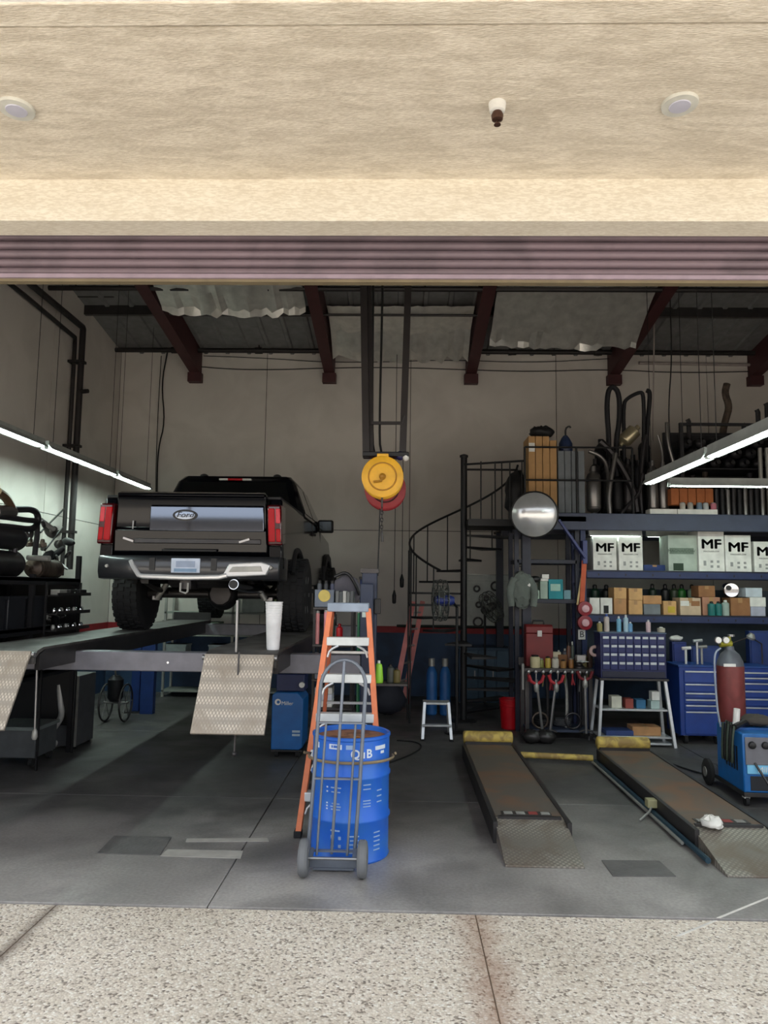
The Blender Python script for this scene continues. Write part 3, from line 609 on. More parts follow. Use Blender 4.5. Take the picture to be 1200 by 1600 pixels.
put(tb().add([(-.80,1.985,1.55),(.80,1.985,1.55),(.70,2.09,1.96),(-.70,2.09,1.96),(-.80,2.02,1.55),(.80,2.02,1.55),(.70,2.13,1.96),(-.70,2.13,1.96)],[(0,1,2,3),(7,6,5,4),(0,4,5,1),(1,5,6,2),(2,6,7,3),(3,7,4,0)]), 'rear_window', M_glass, rf, taper=False)
for s in (-1,1):
    for ya, yb, yc_, yd in ((2.14,2.92,2.88,2.24),(3.02,3.98,3.42,2.97)):
        w0, w1 = .975*s, .82*s; put(tb().add([(w0,ya,1.545),(w0,yb,1.545),(w1,yc_,1.95),(w1,yd,1.95)]+[(a-s*.03,b,z) for a,b,z in ((w0,ya,1.545),(w0,yb,1.545),(w1,yc_,1.95),(w1,yd,1.95))],[(0,1,2,3),(7,6,5,4),(0,4,5,1),(1,5,6,2),(2,6,7,3),(3,7,4,0)]), 'side_window', M_glass, rf, taper=False)
    mr = put(tb().obox((s*1.09,3.72,1.50),(.24,.14,.20)), 'wing_mirror', M_trim, bevel=.03, seg=3, taper=False)
    put(tb().obox((s*1.09,3.645,1.50),(.19,.01,.15)), 'mirror_glass', mat('mirror',(40,46,48),.08,.6,var=0), mr, .01, taper=False)
    put(tb().box(*sorted((s*.90,s*1.0)),3.72,3.80,1.42,1.48), 'mirror_arm', M_trim, mr, .01, taper=False)
    for y in (3.0,4.02): put(tb().box(*sorted((s*.968,s*.975)), y-.006, y+.006, .62, 1.48), 'door_gap', M_black, cab, taper=False)
    put(tb().box(*sorted((s*.975,s*1.01)), 2.88, 2.98+.12, 1.30, 1.335), 'door_handle', M_trim, cab, .006, taper=False)
    put(tb().prism(arch(4.95,.56,.66)+[(5.55,.66),(5.5,.9),(5.3,1.07),(4.95,1.12),(4.6,1.07),(4.36,.9),(4.3,.66)], s*.97, s*1.03), 'fender_flare', M_trim, cab, .01, taper=False)
    put(tb().box(*sorted((s*.80,s*1.02)), 2.1, 4.25, .46, .52), 'side_step', M_trim, cab, .015, taper=False)
tb3 = put(tb().box(-.18,.18,2.10,2.16,1.985,2.015), 'high_brake_lamp', M_tail, rf, .005, taper=False)
for x in (-.16,.16): put(tb().box(x-.06,x+.06,2.09,2.15,1.985,2.012), 'cargo_lens', mat('clear_lens',(205,205,198),.2), tb3, .004, taper=False)
for x in (-.52,.52): put(tb().ball((x,2.45,2.09), .06, 12, 7, (1,1.3,.6)), 'roof_marker', M_black, rf, taper=False)
# running gear
for cy, nm in WH:
    for s in (-1,1):
        cx = s*.98; w = TWD/2
        ty = tb().lathe((cx-w,cy,AX), [(.27,.02),(.33,.0),(.40,.005),(.435,.03),(TR-.012,.055),(TR-.012,TWD-.055),(.435,TWD-.03),(.40,TWD-.005),(.33,TWD),(.27,TWD-.02)], 44, (1,0,0))
        ty = put(ty, 'tyre', M_tire, taper=False)
        lug = tb(); N = 30
        for i in range(N):
            a = 2*math.pi*i/N
            for xo, da in ((-.115,0),(-.04,.1),(.04,0),(.115,.1)):
                q = a+da; lug.v += []; bxk = MB().obox((0,0,0),(.062,.05,.016)); m_ = Matrix.Translation((cx+xo, cy+(TR-.006)*math.cos(q), AX+(TR-.006)*math.sin(q))) @ Matrix.Rotation(q-math.pi/2,4,'X'); lug.add([m_@v for v in bxk.v], bxk.f)
        lg = put(lug, 'tread_lugs', M_tire, ty, taper=False); lg['kind'] = 'stuff'
        rm = tb(); o_ = cx+s*(w-.05); rm.lathe((o_,cy,AX), [(.265,-.18),(.27,.02),(.245,.03),(.235,.0),(.09,-.02),(.07,.02),(.03,.025)], 30, (s,0,0)); rm = put(rm, 'rim', M_dsteel, ty, taper=False)
        for i in range(6):
            a = 2*math.pi*i/6; put(tb().bar((o_+s*.01,cy+.07*math.cos(a),AX+.07*math.sin(a)),(o_+s*.02,cy+.25*math.cos(a),AX+.25*math.sin(a)),.05,.03,(1,0,0)), 'spoke', M_steel, rm, .005, taper=False)
        put(tb().lathe((cx-s*.11,cy,AX),[(.175,0),(.175,.03)],24,(s,0,0)), 'brake_disc', M_steel, ty, taper=False)
ax_ = put(tb().cyl((-.84,1.27,AX),(.84,1.27,AX),.055,16), 'rear_axle', M_dsteel, taper=False)
df = tb().ball((.10,1.25,AX), .19, 18, 12, (1,.8,1.05)); df = put(df, 'differential', M_black, ax_, taper=False)
put(tb().lathe((.10,1.10,AX),[(.15,0),(.13,.03),(.04,.04)],10,(0,-1,0)), 'diff_cover', M_dsteel, ax_, .006, taper=False)
for s in (-1,1):
    put(tb().box(*sorted((s*.48,s*.56)),.2,5.4,.56,.70), 'frame_rail', M_black, taper=False)
    put(tb().tube([(s*.60,.35,.60),(s*.60,.8,.5),(s*.60,1.27,.46),(s*.60,1.8,.5),(s*.60,2.3,.6)],.03,8), 'leaf_spring', M_dsteel, ax_, taper=False)
    put(tb().cyl((s*.66,1.05,.38),(s*.42,1.0,.74),.035), 'shock_absorber', M_galv, ax_, taper=False)
    put(tb().box(*sorted((s*.64,s*.74)),1.1,1.2,.36,.42), 'brake_caliper', M_steel, ax_, .01, taper=False)
put(tb().tube([(.56,1.9,.45),(.56,1.2,.60),(.6,.95,.54)],.04,10), 'tail_pipe', M_dsteel, taper=False)
put(tb().tube([(-.3,1.7,.52),(-.3,3.4,.46)],.11,14), 'muffler', M_dsteel, taper=False)
sp = put(tb().lathe((-.02,.62,.60),[(.1,-.08),(.32,-.08),(.36,-.04),(.36,.06),(.3,.1)],28), 'spare_tyre', M_tire, taper=False)
put(tb().box(-.48,.48,.25,.33,.60,.68), 'frame_crossmember', M_black, taper=False)
# ---------------------------------------------------------------- drum, hand truck, step ladder
M_drum = worn_mat('drum_blue', (36, 104, 212), (46, 112, 204), .38, .1, 5)
M_rust = worn_mat('rusty_lid', (150, 104, 74), (98, 64, 44), .75, .2, 9)
DX, DY, DR, DH = -.365, 5.74, .287, .875
drum = thing('steel_drum', 'bright blue steel oil drum standing behind the hand truck', 'drum', (DX,DY,0))
prof = [(.26,.01),(DR,.0),(DR+.006,.012),(DR,.02),(DR,.27),(DR+.010,.285),(DR+.010,.30),(DR,.315),(DR,.57),(DR+.010,.585),(DR+.010,.60),(DR,.615),(DR,.85),(DR+.007,.858),(DR+.007,.875),(DR-.004,.88),(DR-.014,.874),(DR-.016,.835)]
MB().lathe((DX,DY,0), prof, 56).build('shell', M_drum, drum)
MB().lathe((DX,DY,.82), [(.02,.01),(DR-.014,.012),(DR-.014,.022),(.02,.02)], 40).build('lid', M_rust, drum)
MB().lathe((DX+.05,DY-.14,.84), [(.032,0),(.032,.02),(.02,.026)], 14).build('bung', mat('brass',(190,130,50),.4,.6), drum)
hoop = [(DX+(DR+.03)*math.cos(R_(a)), DY+(DR+.03)*math.sin(R_(a)), .70-.012*math.sin(R_(a))) for a in range(170,371,10)]
MB().tube([Vector((DX-.36,DY+.02,.71))]+[Vector(h) for h in hoop]+[Vector((DX+.335,DY+.03,.715))], .011, 7).build('retaining_hoop', mat('tan_steel',(150,132,104),.5,.4), drum)
M_print = mat('white_print', (214, 226, 240), .6)
def on_drum(body, size, ang, z, nm='lettering', bold=0):
    a = R_(ang); r = DR+.0025; rot = Matrix.Rotation(a+math.pi/2,3,'Z') @ FRONT
    # letter by letter so that the print follows the round shell
    n = len(body); st = size*.62/r
    for i, ch in enumerate(body):
        if ch == ' ': continue
        b = a+(i-(n-1)/2)*st; text(ch, size, M_print, drum, (DX+r*math.cos(b), DY+r*math.sin(b), z), Matrix.Rotation(b+math.pi/2,3,'Z') @ FRONT, nm, .0008, bold=bold)
on_drum('QuB', .085, -70, .765, bold=.002)
def decal(ang, z, w, h, m=None, nm='sticker'):
    r = DR+.002; n = 6; b = MB()
    for i in range(n+1):
        a = R_(ang)+(i/n-.5)*w/r
        for rr in (r-.003, r): b.v += [Vector((DX+rr*math.cos(a),DY+rr*math.sin(a),z-h/2)), Vector((DX+rr*math.cos(a),DY+rr*math.sin(a),z+h/2))]
    for i in range(n):
        k = i*4; b.f += [(k+2,k+6,k+7,k+3),(k,k+1,k+5,k+4),(k,k+4,k+6,k+2),(k+1,k+3,k+7,k+5)]
    b.f += [(0,2,3,1),(n*4,n*4+1,n*4+3,n*4+2)]
    b.build(nm, m or M_print, drum)
M_print2 = mat('faded_print', (150, 180, 220), .6)
decal(-110,.815,.10,.035); decal(-88,.815,.06,.03,M_print2); decal(-148,.81,.07,.04); decal(-38,.80,.11,.028); decal(-34,.765,.04,.02)
decal(-110,.816,.07,.018,mat('print_blue',(60,110,200),.6))
for i,z in enumerate((.53,.50,.42,.40,.38)): decal(-122,z,.012,.010); decal(-108,z,.08-.01*(i%3),.008,M_print2); decal(-62,z+.02,.06,.007,M_print2)
for i in range(3): decal(-40,.5-.04*i,.05,.008,M_print2)
for z in (.19,.135): decal(-112,z,.024,.024); decal(-101,z-.004,.02,.022,M_print2)
for i in range(5): decal(-80,.2-.028*i,.07-.008*(i%2),.009,M_print2); decal(-44,.21-.03*i,.06,.008,M_print2)
decal(-108,.235,.07,.01,M_print2)

M_ht = mat('hand_truck_steel', (120, 128, 140), .4, .5)
HX, HY = -.44, 5.335
ht = thing('hand_truck', 'grey two-wheel hand truck leaning against the blue drum', 'hand truck', (HX,HY,0))
xs0, xs1 = -.19, .135
def hp(x, z, dy=0): return Vector((HX+x+.12*(z/1.44)*1.0*.55, HY+.075*(z/1.44)+dy, z))
outer = [hp(xs0-.005,.14),hp(xs0,.6),hp(xs0,1.22)]+[hp((xs0+xs1)/2+(xs1-xs0)/2*math.cos(R_(180-a)), 1.24+.20*math.sin(R_(a))) for a in range(10,180,14)]+[hp(xs1,1.22),hp(xs1,.6),hp(xs1-.005,.14)]
MB().tube(outer, .014, 9).build('frame', M_ht, ht)
MB().tube([hp(-.03,.12),hp(-.03,1.43)], .011, 8).build('centre_bar', M_ht, ht)
for x in (xs0+.06, xs1-.055): MB().tube([hp(x,.12,-.03),hp(x,.8,-.02),hp(x+(.0),1.0)], .009, 7).build('brace', M_ht, ht)
for z in (.14,.62,1.0): MB().bar(hp(xs0,z), hp(xs1,z), .03, .012, (0,0,1)).build('cross_strap', M_ht, ht)
MB().box(HX-.2, HX+.17, HY+.0, HY+.012, .03, .09).build('toe_back', M_ht, ht); MB().box(HX-.15, HX+.13, HY-.0, HY+.09, .012, .028).build('toe_plate', M_ht, ht)
MB().tube([(HX-.235,HY-.085,.12),(HX+.225,HY-.085,.12)], .011, 8).build('axle', M_steel, ht)
for x in (HX-.16, HX+.14): MB().bar((x,HY-.085,.12), (x,HY+.0,.15), .03, .03).build('axle_bracket', M_ht, ht)
for x in (HX-.205, HX+.195):
    w = MB().lathe((x-.036,HY-.085,.122), [(.05,.008),(.075,.0),(.11,.006),(.122,.02),(.122,.052),(.11,.066),(.075,.072),(.05,.064)], 30, (1,0,0)).build('wheel', mat('grey_rubber',(112,114,116),.7), ht)
    MB().lathe((x-.03,HY-.085,.122), [(.055,0),(.055,.06)], 18, (1,0,0)).build('hub', M_galv, w)

M_frp = mat('orange_fibreglass', (226, 128, 84), .5); M_frpd = mat('orange_fibreglass_dark', (190, 100, 66), .55)
SLX, SLY = -.44, 6.06
sl_ = thing('step_ladder', 'orange fibreglass step ladder with white steps behind the drum', 'ladder', (SLX,SLY+.4,0))
def rail(z, s): k = z/1.80; return Vector((SLX-.03*0+s*(.335-.175*k)+.0*k-.02*(1-k), SLY+.30*k, z))
for s in (-1,1):
    MB().bar(rail(.02,s), rail(1.78,s), .045, .085, (0,1,0)).build('front_rail', M_frp, sl_, .004)
    a, b = rail(0,s), rail(.06,s); MB().obox((a.x,a.y,.025),(.06,.1,.05)).build('foot', M_rubber, sl_, .006)
    MB().bar((SLX+s*.30,SLY+.86,.03), (SLX+s*.15,SLY+.36,1.76), .03, .06, (0,1,0)).build('rear_rail', M_frpd, sl_, .004)
    MB().obox((SLX+s*.30,SLY+.86,.02),(.05,.08,.04)).build('foot', M_rubber, sl_)
MB().box(SLX-.185, SLX+.165, SLY+.24, SLY+.44, 1.755, 1.83).build('top_cap', mat('cap_grey',(150,164,182),.45), sl_, .01)
for z in (.30,.62,.90,1.21,1.51):
    a, b = rail(z,-1), rail(z,1)
    st = MB().box(a.x+.01, b.x-.01, a.y-.05, a.y+.045, z-.035, z+.035).build('step', mat('step_white',(214,220,220),.4,.25), sl_, .006)
    for s, e in ((1,a),(-1,b)):
        MB().tube(smooth_path([e+Vector((s*.02,-.045,-.13)), e+Vector((s*.04,-.045,-.07)), e+Vector((s*.11,-.045,-.035))],1), .010, 6).build('gusset', M_alu, st)
for z in (.5,.95,1.4):
    k = z/1.76; MB().bar((SLX-.30+.15*k,SLY+.86-.50*k,z), (SLX+.30-.15*k,SLY+.86-.50*k,z), .03, .02).build('rear_brace', M_alu, sl_)

# ---------------------------------------------------------------- low platform lift on the floor (right bay)
M_deckr = worn_mat('rusty_runway', (104, 96, 88), (126, 96, 74), .6, .35, 2.2, .45, .7)
M_tread = plate_mat('worn_tread', (140, 134, 124), (112, 100, 88), 34)
M_yell = worn_mat('chipped_yellow', (206, 180, 92), (150, 124, 70), .6, 0, 8)
M_teal = mat('teal_steel', (44, 70, 84), .5, .3)
low = thing('platform_lift', 'low drive-on platform lift lying on the floor in the right bay', 'lift', (1.8,7.2,0))
for x0, x1, tip, far in ((.77,1.31,5.50,8.95),(2.285,2.845,5.40,8.75)):
    zt_ = .155
    rw = MB().prism([(tip+.66,.02),(tip+.66,zt_),(far,zt_),(far,.02)], x0, x1).build('runway', M_deckr, low, .006)
    rp = MB().prism([(tip,.0),(tip,.012),(tip+.655,zt_),(tip+.655,.0)], x0-.01, x1+.01).build('ramp', M_tread, low, .003)
    MB().box(x0+.02, x1-.02, tip+.62, tip+.655, zt_-.012, zt_+.012).build('ramp_hinge', M_dsteel, rp)
    for x in (x0-.035, x1): MB().box(x, x+.035, tip+.5, far, .0, zt_+.006).build('side_rail', M_dsteel if x > x0 else mat('rail_black',(52,50,50),.5,.3), rw)
    st = MB().tube([(x0-.02,far+.05,zt_+.07),(x1+.02,far+.05,zt_+.07)], .072, 12).build('wheel_stop', M_yell, low, .02)
    MB().box(x0, x1, far-.03, far+.06, 0, zt_+.03).build('stop_mount', M_dsteel, low)
    pl = MB().box(x0+.06, x1-.08, tip+.70, tip+.80, zt_, zt_+.004).build('warning_plate', mat('plate_dark',(66,62,60),.5,.3), rw)
    for i in range(4): MB().box(x0+.08+.1*i, x0+.15+.1*i, tip+.715, tip+.785, zt_+.004, zt_+.006).build('decal', mat('decal_red',(150,60,56),.6) if i in (2,) else mat('decal_grey',(150,148,142),.6), pl)
MB().tube([(1.40,8.82,.07),(2.20,8.72,.07)], .034, 10).build('tie_bar', M_yell, low)
MB().tube([(2.225,5.6,.04),(2.225,8.7,.04)], .022, 8).build('hydraulic_line', M_teal, low); MB().tube([(2.19,6.0,.03),(2.19,8.7,.03)], .014, 7).build('hydraulic_line', M_galv, low)
q = P(1020,1258,Z=.1); MB().tube([(2.22,q.y,.10),(2.17,q.y-.06,.06),(2.06,q.y-.14,.008)], .010, 7).build('release_lever', M_galv, low); MB().box(2.17,2.26,q.y-.03,q.y+.06,.08,.15).build('lever_block', mat('olive',(150,146,110),.6), low, .006)
q = P(1112,1290,Z=.165); rnd = random.Random(4); b = MB().ball((q.x,q.y,.185), .07, 16, 10, (1.15,1,.75))
for v in b.v: v += Vector((rnd.uniform(-1,1),rnd.uniform(-1,1),rnd.uniform(-1,1)))*.014; v.z = max(v.z,.157)
tag(b.build('shop_rag', mat('rag_white',(226,224,216),.9), angle=60), 'crumpled white shop rag lying on the right-hand ramp', 'rag')

# ---------------------------------------------------------------- spiral stair
SX, SY, SR = .95, 11.35, .84
M_iron = mat('black_iron', (24, 24, 26), .5, .2)
st = thing('spiral_staircase', 'black iron spiral staircase climbing to the mezzanine', 'staircase', (SX,SY,0))
MB().cyl((SX,SY,0),(SX,SY,4.02),.05,16).build('centre_pole', M_iron, st); MB().lathe((SX,SY,0),[(.2,0),(.2,.015),(.07,.03)],20).build('base_plate', M_iron, st)
MB().lathe((SX,SY,4.0),[(.065,0),(.065,.03),(.02,.05)],14).build('pole_cap', M_iron, st)
railp = []
for i in range(1,17):
    th = R_(26*i); z = 2.98-.178*i
    if z < .1: break
    a0, a1 = th-R_(13), th+R_(13); d = lambda a, r: Vector((SX+r*math.cos(a), SY+r*math.sin(a), 0))
    b = MB().prism([tuple(d(a0,.06).xy),tuple(d(a0,SR).xy),tuple(d(th,SR+.01).xy),tuple(d(a1,SR).xy),tuple(d(a1,.06).xy)], z-.03, z, 'Z'); tr = b.build('tread', M_iron, st)
    if i <= 9:
        q = d(th,SR-.01); MB().tube([(q.x,q.y,z),(q.x,q.y,z+.90)], .010, 6).build('baluster', M_iron, tr)
for k in range(0, 100):
    i = k/10
    if i > 9.3: break
    railp.append(Vector((SX+(SR-.01)*math.cos(R_(26*i)), SY+(SR-.01)*math.sin(R_(26*i)), 2.98-.178*i+.90)))
MB().tube(railp, .018, 8).build('handrail', M_iron, st)
for a in (176,196): q = (SX+SR*math.cos(R_(a)), SY+SR*math.sin(R_(a))); MB().tube([(q[0],q[1],0),(q[0],q[1],2.55)], .014, 7).build('support_rod', M_iron, st)
pf = MB().box(SX+.03, 1.80, SY-.45, SY+.45, 2.90, 3.0).build('landing', M_iron, st)
for y in (SY-.43,SY+.43): MB().tube([(SX,y if y > SY else SY-.05,3.88),(1.84,y,3.88)], .017, 8).build('landing_rail', M_iron, st)
for x in (1.17,1.38,1.48,1.6,1.78): MB().tube([(x,SY-.40,2.98),(x,SY-.40,3.87)], .010, 6).build('baluster', M_iron, pf)

# ---------------------------------------------------------------- clutter round the stair
def fan(name, c, lab, r, ang, floor_pt, m_motor, tilt=0):
    t = thing(name, lab, 'fan', floor_pt); ax_ = Vector((math.cos(R_(ang)), math.sin(R_(ang)), tilt)).normalized(); c = Vector(c)
    q = Vector((0,0,1)).rotation_difference(ax_); M_c = mat('fan_cage',(84,88,84),.5,.4)
    cg = MB()
    for off, rr in ((-.07,.96),(0,1),(.07,.96),(.09,.6),(-.09,.6),(.095,.25)): cg.tube([c+q@Vector((r*rr*math.cos(2*math.pi*k/28), r*rr*math.sin(2*math.pi*k/28), off)) for k in range(28)], .007, 5, True)
    cage = cg.build('cage', M_c, t)
    for k in range(20):
        a = 2*math.pi*k/20; MB().tube([c+q@Vector((r*f*math.cos(a), r*f*math.sin(a), o)) for f,o in ((.1,-.095),(.6,-.092),(.96,-.072),(1,0),(.96,.072),(.6,.092),(.1,.095))], .004, 4).build('cage_wire', M_c, cage)
    for k in range(3):
        a = 2*math.pi*k/3; b = MB(); pts = [q@Vector((r*f*math.cos(a+o), r*f*math.sin(a+o), h)) for f,o,h in ((.15,-.3,-.02),(.82,-.35,-.03),(.85,.35,.03),(.15,.3,.02))]
        b.add([c+p for p in pts]+[c+p+ax_*.006 for p in pts], [(0,1,2,3),(7,6,5,4),(0,4,5,1),(1,5,6,2),(2,6,7,3),(3,7,4,0)]); b.build('blade', mat('fan_blade',(120,124,116),.45), t)
    MB().lathe(c, [(.05,-.08),(.075,.0),(.075,.13),(.05,.19)], 16, -ax_ if False else ax_).build('motor', m_motor, t)
    f = Vector(floor_pt); MB().tube([(f.x,f.y,.02),(f.x,f.y,c.z-.1),c+ax_*.16], .02, 8).build('stand_pole', M_iron, t)
    MB().lathe(f, [(.17,0),(.17,.02),(.05,.04)], 24).build('stand_base', M_black, t)
c = P(688,938,Y=10.25); fan('pedestal_fan', c, 'grey pedestal fan with blue motor in front of the spiral stair', .285, 8, (c.x+.24,c.y+.16,0), mat('motor_blue',(40,56,130),.4))
c = P(768,948,Y=12.6); fan('pedestal_fan', c, 'grey pedestal fan right of the spiral stair, tilted away', .27, 150, (c.x-.1,c.y+.1,0), M_dsteel, -.5)
# fibreglass extension ladder and red pole against the stair
a0, a1 = P(614,1105,Y=12.4), P(646,940,Y=12.75)
t = thing('extension_ladder', 'faded red fibreglass ladder leaning left of the spiral stair', 'ladder', (a0.x,12.4,0)); M_pk = mat('faded_red_frp',(224,140,136),.55)
v0, v1 = Vector((a0.x,12.3,.0)), Vector((a1.x,12.85,a1.z)); wd = Vector((.17,.34,0))
for o in (Vector((0,0,0)), wd): MB().bar(v0+o+Vector((0,0,.05)), v1+o, .085, .03, (0,1,0)).build('rail', M_pk, t, .004)
for i in range(6): p_ = v0+(v1-v0)*((i+.6)/6.3); MB().tube([p_,p_+wd], .016, 7).build('rung', M_alu, t)
a = P(641,968,Y=13.0); tag(MB().tube([(a.x,12.95,0),(a.x+.01,13.1,1.3),(a.x,13.3,a.z+.1)],.022,8).build('red_pole', mat('pole_red',(140,30,40),.5)), 'thin dark red pole standing beside the faded red ladder', 'pole')
# blue gas bottles behind the stool
for px, lab in ((672,'blue gas bottle with silver collar behind the step stool, on the left'),(692,'blue gas bottle with silver collar behind the step stool, on the right')):
    c = P(px,1108,Z=0); t = thing('gas_bottle', lab, 'cylinder', (c.x,11.9,0), 'blue gas bottles'); mm = mat('bottle_blue',(36,96,160),.45)
    MB().lathe((c.x,11.9,0), [(.07,0),(.086,.02),(.088,.62),(.07,.70),(.035,.75),(.03,.77)], 20).build('tank', mm, t)
    MB().lathe((c.x,11.9,.75), [(.05,0),(.05,.12),(.045,.12),(.045,0)], 16, cap=False).build('collar', M_galv, t); MB().cyl((c.x,11.9,.76),(c.x,11.9,.86),.016).build('valve', M_steel, t)
# step stool
fl0, fl1 = P(660,1157,Z=0), P(706,1160,Z=0); zs = .47
t = thing('step_stool', 'small bare aluminium step stool standing on the floor', 'stool', ((fl0.x+fl1.x)/2,10.05,0))
for s, x in ((-1,fl0.x),(1,fl1.x)):
    MB().bar((x,9.86,.0),(x-s*.03,10.0,zs),.035,.03).build('leg', M_alu, t); MB().bar((x,10.36,0),(x-s*.03,10.2,zs),.035,.03).build('leg', M_galv, t); MB().obox((x,9.86,.012),(.06,.06,.025)).build('foot', M_rubber, t)
MB().box(fl0.x+.01, fl1.x-.01, 9.99, 10.22, zs-.03, zs).build('top_step', M_alu, t, .006); MB().box(fl0.x, fl1.x, 9.86, 9.96, .18, .205).build('lower_step', M_alu, t, .004)
# red bucket
c = P(799,1141,Z=0); t = thing('bucket', 'tall glossy red bucket on the floor by the workbench', 'bucket', (c.x,c.y+.13,0))
MB().lathe((c.x,c.y+.13,0), [(.115,0),(.125,.01),(.148,.40),(.155,.405),(.155,.42),(.14,.42),(.118,.02),(.02,.015)], 28).build('pail', mat('bucket_red',(190,16,30),.3), t)
for z in (.32,.36): MB().tube([(c.x+.147*math.cos(2*math.pi*k/24),c.y+.13+.147*math.sin(2*math.pi*k/24),z) for k in range(24)], .006, 5, True).build('rib', mat('bucket_red',()), t)
MB().tube([(c.x+.158*math.cos(R_(a)),c.y+.13-.02+.05*math.sin(R_(a)),.39-.05*math.sin(R_(a))) for a in range(0,181,15)], .004, 5).build('handle', M_steel, t)
# cables on the floor
pipe('floor_cable', [Vector((P(px,py,Z=0).x,P(px,py,Z=0).y,.01)) for px,py in ((560,1205),(600,1196),(640,1182),(662,1168),(650,1160),(620,1158))], .009, M_wire, 'black cable lying on the floor right of the drum', 'cable', 6, 2)
# white pegboard with gasket rings on the back wall
a, b = P(727,897,Y=YW), P(797,982,Y=YW); t = thing('wall_board', 'white wall board hung with gasket rings behind the stair', 'board', ((a.x+b.x)/2,YW-.03,b.z))
MB().box(a.x,b.x,YW-.03,YW-.004,b.z,a.z).build('panel', mat('board_white',(190,194,188),.6), t)
for x0,x1,z0,z1 in ((a.x,b.x,a.z-.02,a.z),(a.x,b.x,a.z-.13,a.z-.12),(a.x,a.x+.02,b.z,a.z),(b.x-.02,b.x,b.z,a.z)): MB().box(x0,x1,YW-.04,YW-.03,z0,z1).build('batten', M_galv, t)
for px,py,r in ((745,920,.05),(774,916,.075),(748,945,.045),(747,972,.08),(780,975,.06),(760,935,.04)):
    q = P(px,py,Y=YW-.06); MB().tube([(q.x+r*math.cos(2*math.pi*k/18),YW-.055,q.z+r*math.sin(2*math.pi*k/18)) for k in range(18)], .018, 6, True).build('gasket_ring', M_dsteel, t); MB().cyl((q.x,YW-.03,q.z+r),(q.x,YW-.09,q.z+r),.006,6).build('peg', M_steel, t)
a = P(645,978,Y=YW); b = P(830,982,Y=YW); pipe('wall_pipe', [(a.x-.3,YW-.05,a.z),(b.x+.3,YW-.05,a.z)], .025, mat('green_black',(30,44,38),.6), 'dark green pipe running along the back wall above the red stripe', 'pipe')
# low cabinets behind the stair
a, b = P(650,1025,Y=13.3), P(800,1110,Y=13.3)
t = thing('steel_locker', 'dark blue steel locker cabinet standing behind the spiral stair', 'cabinet', ((a.x+b.x)/2,13.5,0))
MB().box(a.x+.75,b.x,13.25,13.85,0,.95).build('body', mat('locker_blue',(40,66,88),.55), t, .008)
for i in range(3): x = a.x+.78+i*.32; dd = MB().box(x,x+.30,13.23,13.25,.06,.9).build('door', mat('locker_door',(52,80,100),.5), t, .006); MB().box(x+.24,x+.26,13.21,13.23,.4,.55).build('handle', M_steel, dd)
# ---------------------------------------------------------------- mezzanine and racking (right)
MZ, MY = 3.04, 10.55
M_rack = mat('rack_blue', (34, 48, 88), .5); M_rackd = mat('rack_dark_blue', (22, 27, 46), .5)
M_plydeck = mat('ply_deck', (96, 84, 70), .8)
mz = thing('mezzanine', 'dark steel mezzanine loaded with exhaust parts above the blue shelving', 'mezzanine', (4.4,12,0))
MB().box(1.72, XR-.01, MY, YW-.01, MZ-.04, MZ).build('deck', M_plydeck, mz)
MB().box(1.72, XR-.01, MY-.06, MY, MZ-.22, MZ+.02).build('edge_beam', mat('edge_navy',(52,60,84),.5), mz, .008)
for y in (11.6,12.8): MB().box(1.72, XR-.01, y-.05, y+.05, MZ-.2, MZ-.04).build('joist_beam', M_rackd, mz)
for x in (1.78, 6.9):
    for y in (MY+.1, 13.5): MB().box(x-.06, x+.06, y-.06, y+.06, 0, MZ-.04).build('column', M_rackd, mz)
xr0, xr1 = 1.76, 4.1
for z in (MZ+.5,MZ+.98): MB().tube([(xr0,MY+.03,z),(3.30,MY+.03,z)], .014, 7).build('guard_rail', M_iron, mz)
for x in (xr0,2.5,3.30): MB().tube([(x,MY+.03,MZ),(x,MY+.03,MZ+.98)], .016, 7).build('guard_post', M_iron, mz)
# pallet-style racking under it
SY0, SY1 = 10.62, 11.25
rk = thing('pallet_rack', 'blue steel shelving rack under the mezzanine, full of boxes', 'shelf', (4.6,10.9,0))
XU0 = P(912,900,Y=SY0).x
z1 = P(1050,892,Y=SY0).z; z2 = P(1050,961,Y=SY0).z
for x in (XU0, 6.6):
    for y in (SY0+.03, SY1-.03):
        MB().box(x-.035, x+.035, y-.03, y+.03, 0, MZ-.21).build('upright', M_rack, rk)
    for k in range(5): MB().bar((x,SY0+.03,.2+k*.5), (x,SY1-.03,.6+k*.5), .02, .02).build('lattice', M_rack, rk)
for z in (z1, z2, .95):
    q = MB().box(XU0+.035, 6.565, SY0, SY1, z-.02, z).build('shelf_deck', M_rackd, rk); MB().box(XU0+.035, 6.565, SY0-.02, SY0+.02, z-.11, z-.02).build('shelf_beam', M_rack, q, .006); MB().box(XU0+.035, 6.565, SY1-.02, SY1+.02, z-.11, z-.02).build('shelf_beam', M_rack, q)
    for i in range(10): MB().box(XU0+.2+.38*i, XU0+.215+.38*i, SY0-.024, SY0-.02, z-.08, z-.05).build('beam_slot', M_black, q)
MB().box(XU0+.04, 6.56, SY1+.03, SY1+.05, .95, 2.0).build('back_sheet', mat('rack_back',(60,74,84),.7), rk)
